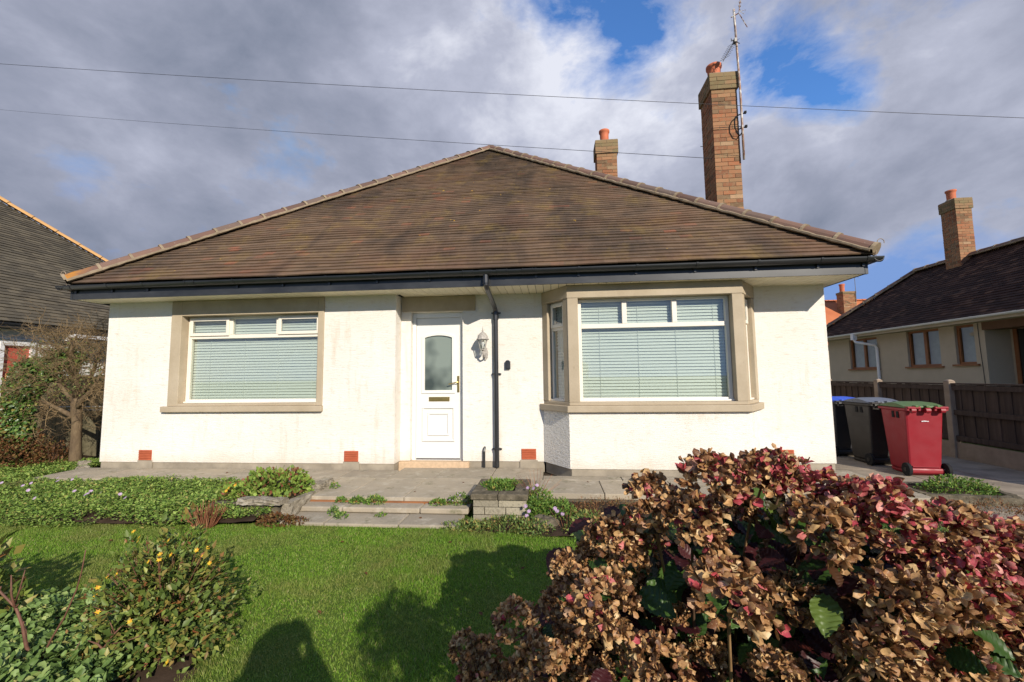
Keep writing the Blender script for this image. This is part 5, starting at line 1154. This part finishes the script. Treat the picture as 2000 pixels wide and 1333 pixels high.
bare_shrub('bare reddish forked twigs rising at the far left of the foreground', [([(-1.17, -4.02, -.16), (-1.165, -4.02, -.02), (-1.18, -4.04, .05), (-1.20, -4.045, .14), (-1.235, -4.05, .22), (-1.30, -4.07, .30), (-1.40, -4.09, .37)], .009), ([(-1.235, -4.05, .21), (-1.25, -4.06, .28), (-1.245, -4.07, .37)], .0055), ([(-1.24, -4.05, .24), (-1.21, -4.06, .30), (-1.19, -4.06, .39)], .0045),
           ([(-1.16, -4.0, -.12), (-1.12, -4.02, .0), (-1.07, -4.03, .08), (-1.01, -4.03, .18), (-.96, -4.03, .30), (-.93, -4.04, .38), (-.905, -4.05, .48)], .005), ([(-1.2, -4.0, -.12), (-1.23, -4.0, .03), (-1.22, -4.02, .14)], .004)])
bare_shrub('short bare reddish twig fork between the bush and the far left twigs', [([(-.90, -3.99, -.16), (-.87, -3.99, -.06), (-.845, -4.0, .03), (-.80, -4.0, .09), (-.76, -4.0, .13)], .006), ([(-.845, -4.0, .03), (-.87, -4.0, .05), (-.91, -4.01, .07)], .005), ([(-.83, -4.0, .05), (-.75, -3.99, .06), (-.67, -3.99, .09)], .0035), ([(-.79, -4.0, .10), (-.81, -4.01, .16)], .003), ([(-.95, -4.0, -.12), (-1.0, -4.0, -.02), (-.96, -4.0, .06)], .004)])
plant('russet_seedling', 'single small russet seedling standing on the lawn at the left', 'plant', [('foliage', clump_arrays((-1.62, -3.18, -.06), .05, .04, .07, 40, .03), 'rust_leaf'), ('stems', stalks((-1.62, -3.18, LZ), .03, .03, .12, 6, .002), 'dark_stem')])
# a shrub just outside the left edge whose shade lies on the lawn
plant('garden_shrub', 'rounded green shrub at the extreme left of the lawn', 'shrub', [('foliage', clump_arrays((-2.05, -3.90, LZ), .42, .35, .62, 2300, .06, 'leaf', .4), 'hypericum_leaf'), ('stems', stalks((-2.05, -3.90, LZ), .3, .3, .4, 40, .004), 'dark_stem')])

# ------------------------------------------------------------------ foreground: hydrangea
def head_mesh(seed):
    rg = np.random.default_rng(seed); n = 92
    d = rg.normal(size=(n*2, 3)); d = norm(d); d = d[d[:, 2] > -.55][:n]; n = len(d)
    rr = np.where(rg.random(n) < .72, 1.0, .78)*(1+.10*rg.normal(size=n)); P0 = d*rr[:, None]*np.array([1, 1, .82])
    nn = norm(d+rg.normal(size=(n, 3))*.42); u = norm(np.cross(nn, rg.normal(size=(n, 3)))); v = np.cross(nn, u)
    PP = []; DD = []; UU = []; SS = []
    for k in range(4):
        a = k*math.pi/2+rg.normal(size=n)*.18; lift = rg.uniform(-.3, 1.2, n)
        dd = norm(np.cos(a)[:, None]*u+np.sin(a)[:, None]*v+nn*lift[:, None]); keep = rg.random(n) < .93
        PP.append(P0[keep]); DD.append(dd[keep]); UU.append((nn-dd*.2)[keep]); SS.append((.36*(.55+.6*rg.random(n)))[keep])
    PP = np.concatenate(PP); DD = np.concatenate(DD); UU = np.concatenate(UU); SS = np.concatenate(SS)
    tv = np.array([(0, 0, 0), (-.30, .28, .05), (-.46, .62, .12), (-.26, .93, .10), (0, 1.0, .02), (.26, .93, .10), (.46, .62, .12), (.30, .28, .05), (0, .52, -.07)])*np.array([.92, 1, 1.9])
    tf = np.array([(8, (i+1) % 8, i) for i in range(8)])
    global rng
    keep_rng = rng; rng = rg
    S3 = np.stack([SS*rg.uniform(.75, 1.15, len(SS)), SS, SS*rg.choice([-1.2, .4, 1.0, 1.8, 2.8], len(SS))], -1); V, F = scatter(tv, tf, PP, frames(DD, up=UU), S3, .075); rng = keep_rng
    me = bpy.data.meshes.new('flower_head'); me.vertices.add(len(V)); me.vertices.foreach_set('co', V.astype(np.float32).ravel())
    me.loops.add(F.size); me.loops.foreach_set('vertex_index', F.astype(np.int32).ravel()); me.polygons.add(len(F)); me.polygons.foreach_set('loop_start', np.arange(0, F.size, 3, dtype=np.int32)); me.polygons.foreach_set('loop_total', np.full(len(F), 3, np.int32))
    me.update(calc_edges=True); me.materials.append(M['dry_petal']); me.polygons.foreach_set('use_smooth', np.ones(len(F), bool))
    return me
HEADS = [(1.71, -4.407, 0.913, 0.105, 0.25), (1.927, -4.245, 0.892, 0.093, 0.3), (1.522, -4.342, 0.821, 0.094, 0.15), (1.627, -4.422, 0.783, 0.099, 0.1), (1.4, -4.318, 0.686, 0.087, 0.1), (1.445, -4.252, 0.579, 0.081, 0), (1.253, -4.26, 0.542, 0.08, 0), (1.339, -4.517, 0.577, 0.093, 0.08), (1.684, -4.54, 0.635, 0.115, 0.12), (1.263, -4.324, 0.379, 0.077, 0), (1.068, -4.352, 0.423, 0.079, 0.05), (1.14, -4.471, 0.373, 0.081, 0), (1.318, -4.338, 0.245, 0.074, 0), (1.487, -4.539, 0.416, 0.086, 0), (1.608, -4.225, 0.399, 0.05, 0), (0.946, -4.327, 0.272, 0.073, 0), (0.879, -4.321, 0.315, 0.053, 0), (0.928, -4.346, 0.214, 0.065, 0.2), (1.997, -4.239, 0.886, 0.093, 0.7), (2.139, -4.212, 0.816, 0.09, 0.8), (2.198, -4.35, 0.838, 0.101, 0.85), (1.984, -4.447, 0.773, 0.104, 0.1), (2.25, -4.368, 0.757, 0.099, 0.5), (2.445, -4.31, 0.735, 0.095, 0.3), (2.582, -4.264, 0.717, 0.092, 0.6), (2.733, -4.192, 0.662, 0.087, 0.5), (2.378, -4.306, 0.641, 0.09, 0.7), (2.447, -4.382, 0.647, 0.095, 0.7), (2.651, -4.29, 0.603, 0.089, 0.7), (1.965, -4.34, 0.521, 0.085, 0), (2.142, -4.508, 0.598, 0.099, 0.05), (2.316, -4.438, 0.583, 0.095, 0.15), (2.444, -4.393, 0.547, 0.091, 0.3), (2.579, -4.357, 0.541, 0.09, 0.8), (2.067, -4.529, 0.468, 0.091, 0), (2.217, -4.449, 0.389, 0.085, 0.05), (2.317, -4.448, 0.432, 0.087, 0.2), (2.465, -4.367, 0.425, 0.084, 0.2), (2.539, -4.372, 0.431, 0.085, 0.7), (1.861, -4.409, 0.345, 0.08, 0), (2.472, -4.406, 0.358, 0.083, 0.3), (1.797, -4.261, 0.21, 0.069, 0), (2.106, -4.283, 0.242, 0.075, 0), (1.055, -4.332, 0.219, 0.069, 0), (1.206, -4.256, 0.431, 0.065, 0), (1.532, -4.172, 0.644, 0.076, 0.1), (1.34, -4.206, 0.58, 0.071, 0), (1.254, -4.296, 0.271, 0.066, 0), (1.422, -4.268, 0.311, 0.07, 0), (2.257, -4.139, 0.712, 0.084, 0.4), (1.708, -4.244, 0.293, 0.063, 0), (2.694, -4.331, 0.66, 0.094, 0.5), (2.639, -4.383, 0.52, 0.09, 0.5), (2.568, -4.433, 0.408, 0.086, 0.3), (1.887, -4.115, 0.744, 0.077, 0.2)]
def hydrangea():
    t = thing('hydrangea_bush', 'big hydrangea bush with dried brown and pink flower heads filling the lower right corner', 'bush', (1.9, -4.1, -.18))
    ms = [head_mesh(k+40) for k in range(7)]; rd_ = random.Random(9); heads = list(HEADS)
    for k in range(34):   # the far side of the bush, lower and hidden behind the front heads
        x = rd_.uniform(1.2, 3.0); y = rd_.uniform(-4.05, -3.65); hz = .80-.33*abs(x-1.95)-(y+4.05)*.8
        heads.append((x, y, min(hz, .66)*rd_.uniform(.62, .92), rd_.uniform(.075, .095), rd_.choice((0, .1, .4, .6)) if x > 1.8 else .05))
    for x, y, z, r_, pk in heads:
        o = bpy.data.objects.new('flower_head', rd_.choice(ms)); COL.objects.link(o); o.parent = t; o.matrix_parent_inverse = Matrix.Translation(t.location).inverted()
        o.location = (x, y, z); r_ *= .84; o.scale = (r_, r_, r_*rd_.uniform(.8, 1.0)); o.rotation_euler = (rd_.uniform(-.1, .75), rd_.uniform(-.35, .35), rd_.uniform(-.5, .5)); o['tint'] = float(pk*.78)
    for i, (x, y, z, r_, pk) in enumerate(heads[:70]):
        s = MB(); bx, by = 1.9+(x-1.9)*.55+rd_.uniform(-.05, .05), min(-3.85, y+.30)+rd_.uniform(-.05, .08)
        e_ = Vector((x, y, z-r_*.3)); b_ = Vector((bx, by, -.2)); m_ = b_.lerp(e_, .55)+Vector((0, .05, .05))
        s.tube([b_, b_.lerp(m_, .5)+Vector((rd_.uniform(-.02, .02), 0, 0)), m_, m_.lerp(e_, .5)+Vector((0, .01, .02)), e_], [.0065, .006, .0055, .005, .004], 6); s.build('stem', 'pale_stem' if i % 3 else 'dark_stem', t, smooth=True)
    # big veined leaves, one mesh template bent two ways
    nu, nv = 7, 23; tv = []; tf = []
    for j in range(nv):
        v = j/(nv-1); wv = .36*math.sin(math.pi*min(1, v*.96+.02))**.75*(1.15-.5*v)
        for i in range(nu):
            q = (i/(nu-1)-.5)*2; ser = 1+(.05 if (j % 2 and abs(q) > .9) else 0)
            tv.append((q*wv*ser, v, .10*abs(q)-.25*v*v+0.034*math.sin((v-abs(q)*.25)*44)*(abs(q) > .05)-.05*q*q))
    for j in range(nv-1):
        for i in range(nu-1): a = j*nu+i; tf += [(a, a+1, a+nu+1), (a, a+nu+1, a+nu)]
    H = np.array([h[:3] for h in heads]); n = 330; idx = rng.integers(0, len(H), n); P = H[idx]+np.stack([rng.normal(size=n)*.08, .02+np.abs(rng.normal(size=n))*.09, -.06-np.abs(rng.normal(size=n))*.10], -1)
    ex = np.array([(1.60, -4.40, .79), (1.62, -4.38, .70), (1.90, -4.38, .80), (2.02, -4.42, .66), (2.10, -4.44, .64), (2.30, -4.46, .62), (1.98, -4.36, .42), (1.80, -4.3, .45), (1.35, -4.48, .36), (2.26, -4.5, .47), (1.95, -4.40, .30), (1.72, -4.3, .52), (2.05, -4.35, .56)])
    P = P[P[:, 1] > -4.42]
    m_ = 1150; Q = rng.normal(size=(m_, 3)); Q = norm(Q)*rng.random((m_, 1))**.4; Q = Q*np.array([.95, .32, .52])+np.array([2.0, -3.98, .28])
    Q2 = norm(rng.normal(size=(260, 3)))*rng.random((260, 1))**.4*np.array([.28, .22, .26])+np.array([1.42, -4.0, .16]); P = np.concatenate([P, Q, Q2])
    P = P[(P[:, 0] > 1.22) | (P[:, 2] < .3)]; P = P[P[:, 0] > 1.05]; P = np.concatenate([P, ex]); n = len(P)
    d = norm(np.stack([rng.normal(size=n)*.8, -.55+rng.normal(size=n)*.45, -.25+rng.normal(size=n)*.35], -1))
    V, F = scatter(np.array(tv), np.array(tf), P, frames(d, up=np.tile([0, -.3, 1.], (n, 1))+rng.normal(size=(n, 3))*.3), .095*(.7+.6*rng.random(n)), .0)
    npmesh('leaves', V, F, 'hydrangea_leaf', t, True)
hydrangea()
#PART5
# ------------------------------------------------------------------ the photographer, whose shadow falls on the lawn
def skinned(name, chains, mat, parent, sub=2):
    """chains: lists of (x, y, z, radius); equal points are welded"""
    vs = []; rs = []; es = []; key = {}
    for ch in chains:
        pr_ = None
        for x, y, z, r_ in ch:
            k = (round(x, 3), round(y, 3), round(z, 3))
            if k not in key: key[k] = len(vs); vs.append((x, y, z)); rs.append(r_)
            if pr_ is not None and pr_ != key[k]: es.append((pr_, key[k]))
            pr_ = key[k]
    me = bpy.data.meshes.new(name); me.from_pydata(vs, es, []); o = link(name, me, mat, parent)
    sk = o.modifiers.new('skin', 'SKIN'); sk.use_smooth_shade = True
    for i, r_ in enumerate(rs): me.skin_vertices[0].data[i].radius = (r_, r_)
    me.skin_vertices[0].data[0].use_root = True
    sb = o.modifiers.new('sub', 'SUBSURF'); sb.levels = sub; sb.render_levels = sub
    return o
ph = thing('person', 'standing photographer in dark jacket and trousers, holding a camera up to the face', 'person', (1.25, -6.13, LZ))
gx, gy = 1.235, -6.12
spine = [(gx, gy, .60, .15), (gx, gy, .76, .16), (gx, gy, .92, .165), (gx, gy+.01, 1.04, .12), (gx, gy+.01, 1.12, .055), (gx, gy+.02, 1.17, .05), (gx, gy+.03, 1.24, .082), (gx, gy+.02, 1.31, .085), (gx, gy+.01, 1.355, .05)]
legs = []; arms = []
for s_g in (-1, 1):
    legs.append([(gx, gy, .60, .125), (gx+s_g*.085, gy, .52, .082), (gx+s_g*.10, gy+.01, .24, .055), (gx+s_g*.105, gy-.01, .08, .05), (gx+s_g*.11, gy-.02, -.08, .034), (gx+s_g*.115, gy+.03, -.115, .032), (gx+s_g*.12, gy+.11, -.12, .026)])
    sh_ = [(gx, gy+.01, 1.04, .12), (gx+s_g*.18, gy, 1.06, .075), (gx+s_g*.245, gy+.05, .87, .070), (gx+s_g*.17, gy+.14, 1.0, .042), (1.2+s_g*.085, -5.935, 1.16, .024), (1.2+s_g*.078, -5.915, 1.20, .026)]
    arms.append(sh_); hx_, hy_, hz_ = 1.2+s_g*.078, -5.915, 1.20
    for q, L_ in enumerate((.045, .052, .050, .040)):
        arms.append([(hx_, hy_, hz_, .026), (hx_-s_g*.004, hy_+.012, hz_+.026-q*.017, .009), (hx_-s_g*.016, hy_+.030, hz_+.028-q*.018, .008), (hx_-s_g*(.016+L_*.6), hy_+.036, hz_+.028-q*.018, .007)])
    arms.append([(hx_, hy_, hz_, .026), (hx_-s_g*.012, hy_-.012, hz_+.012, .010), (hx_-s_g*.038, hy_-.018, hz_+.022, .008)])
body = skinned('body', [spine]+legs+arms, 'skin', ph)
jk = [[(gx, gy, .46, .19), (gx, gy, .53, .20), (gx, gy, .60, .20)]+[(a, b, c_, r_+.04) for a, b, c_, r_ in spine[1:4]]+[(gx, gy+.01, 1.115, .068)]]+[[(gx, gy+.01, 1.04, .16)]+[(x, y, z, r_+.013) for x, y, z, r_ in ch[1:5]] for ch in arms if len(ch) == 6]
skinned('jacket', jk, 'jacket', ph)
skinned('hood', [[(gx, gy-.02, .98, .21), (gx, gy-.02, 1.07, .20), (gx, gy-.03, 1.15, .16), (gx, gy-.045, 1.24, .125), (gx, gy-.04, 1.31, .118), (gx, gy-.03, 1.365, .085)]], 'jacket', ph)
skinned('trousers', [[(gx, gy, .66, .15), (gx, gy, .60, .15)]]+[[(gx, gy, .60, .15)]+[(a, b, c_, r_+.014) for a, b, c_, r_ in ch[1:5]] for ch in legs], 'trousers', ph)
for ch in legs: skinned('shoe', [[(a, b, c_+.004, r_+.010) for a, b, c_, r_ in ch[4:]]], 'shoe_leather', ph)
skinned('hair', [[(gx, gy-.03, 1.20, .06), (gx, gy-.012, 1.27, .092), (gx, gy-.002, 1.33, .098), (gx, gy+.002, 1.385, .062)]], 'hair', ph)
fc_ = MB(); fc_.tube([(gx, gy+.105, 1.285), (gx, gy+.125, 1.262), (gx, gy+.112, 1.252)], [.008, .013, .010], 8)
for s_g in (-1, 1): fc_.tube([(gx+s_g*.084, gy+.02, 1.25), (gx+s_g*.094, gy+.012, 1.275), (gx+s_g*.088, gy+.02, 1.30)], [.008, .012, .009], 8)
fc_.tube([(gx-.025, gy+.104, 1.222), (gx, gy+.110, 1.220), (gx+.025, gy+.104, 1.222)], .006, 6); fc_.build('face_features', 'skin', ph, smooth=True)
cm = thing('hand_camera', 'black camera held in both hands at the face of the photographer', 'camera', (1.2, -5.92, 1.2))
MB().box(1.2-.060, 1.2+.060, -5.955, -5.905, 1.19, 1.27).box(1.2-.022, 1.2+.022, -5.955, -5.905, 1.2705, 1.295).build('body', 'black_rubber', cm, bevel=.006)
MB().tube([(1.2, -5.904, 1.228), (1.2, -5.865, 1.228)], [.031, .033], 20).build('lens', 'black_plastic', cm)

def shadow_column():  # unseen foliage column, added and shaped to cast the broad shadow on the lawn
    t = thing('shadow_conifer', 'narrow column of foliage added out of view to cast the broad lawn shadow', 'shadow_conifer', (2.0, -6.2, LZ)); n = 5600
    x = rng.uniform(-1, 1, n); y = rng.uniform(-1, 1, n); z = rng.random(n); k = (np.maximum(np.abs(x), np.abs(y)) > .7) | (z > .85); x, y, z = x[k], y[k], z[k]; n = len(x)
    w_ = .25-.08*z**2; P = np.stack([1.93+.03*z+x*w_+.02*fbm(z*6, y*4, 2), -6.20+y*.17, LZ+z*(1.72-.06*x*x)+.02*fbm(x*5, y*5, 1)], -1)
    npmesh('foliage', *scatter(*TPL['leaf'], P, frames(rng.normal(size=(n, 3))), .05*(.6+.7*rng.random(n))), 'ivy_leaf', t)
    sm = MB()
    for q in range(4): sm.tube([(1.84+q*.06, -6.2, -.2), (1.82+q*.07, -6.18, .7), (1.86+q*.05, -6.2, 1.4)], [.016, .011, .004], 6)
    sm.build('stems', 'dark_stem', t)
shadow_column()

# a few fallen leaves on the lawn, the steps and the patio
fv, ff = scatter(np.array(OVAL_V), OVAL_F, np.zeros((1, 3)), np.eye(3)[None], np.array([[.028, .034, .05]]))
fl0 = None
for k_, (x, y, z) in enumerate(((-.55, -2.35, LZ+.02), (.35, -2.30, LZ+.02), (-1.7, -2.6, LZ+.02), (-.1, -2.9, LZ+.02), (.95, -2.75, LZ+.02), (.75, -3.3, LZ+.02), (-.2, -3.35, LZ+.02), (-2.6, -2.45, LZ+.02), (-3.4, -2.7, LZ+.02), (1.25, -2.5, LZ+.02), (-.30, -1.25, .006), (.12, -.85, .006), (2.2, -.95, .006), (-3.1, -.5, .006), (1.6, -.8, .006), (-.1, -1.78, -.104))):
    if fl0 is None: o = fl0 = npmesh('fallen_leaf', fv, ff, 'rust_leaf')
    else: o = fl0.copy(); COL.objects.link(o)
    o.location = (x, y, z); o.rotation_euler = (random.uniform(-.4, .4), random.uniform(-.4, .4), random.uniform(0, 6.2))
    tag(o, 'small dry brown fallen leaf lying flat on the lawn' if k_ < 10 else 'small dry brown fallen leaf lying on the paving slabs', 'leaf', 'fallen leaves on the lawn' if k_ < 10 else 'fallen leaves on the paving')
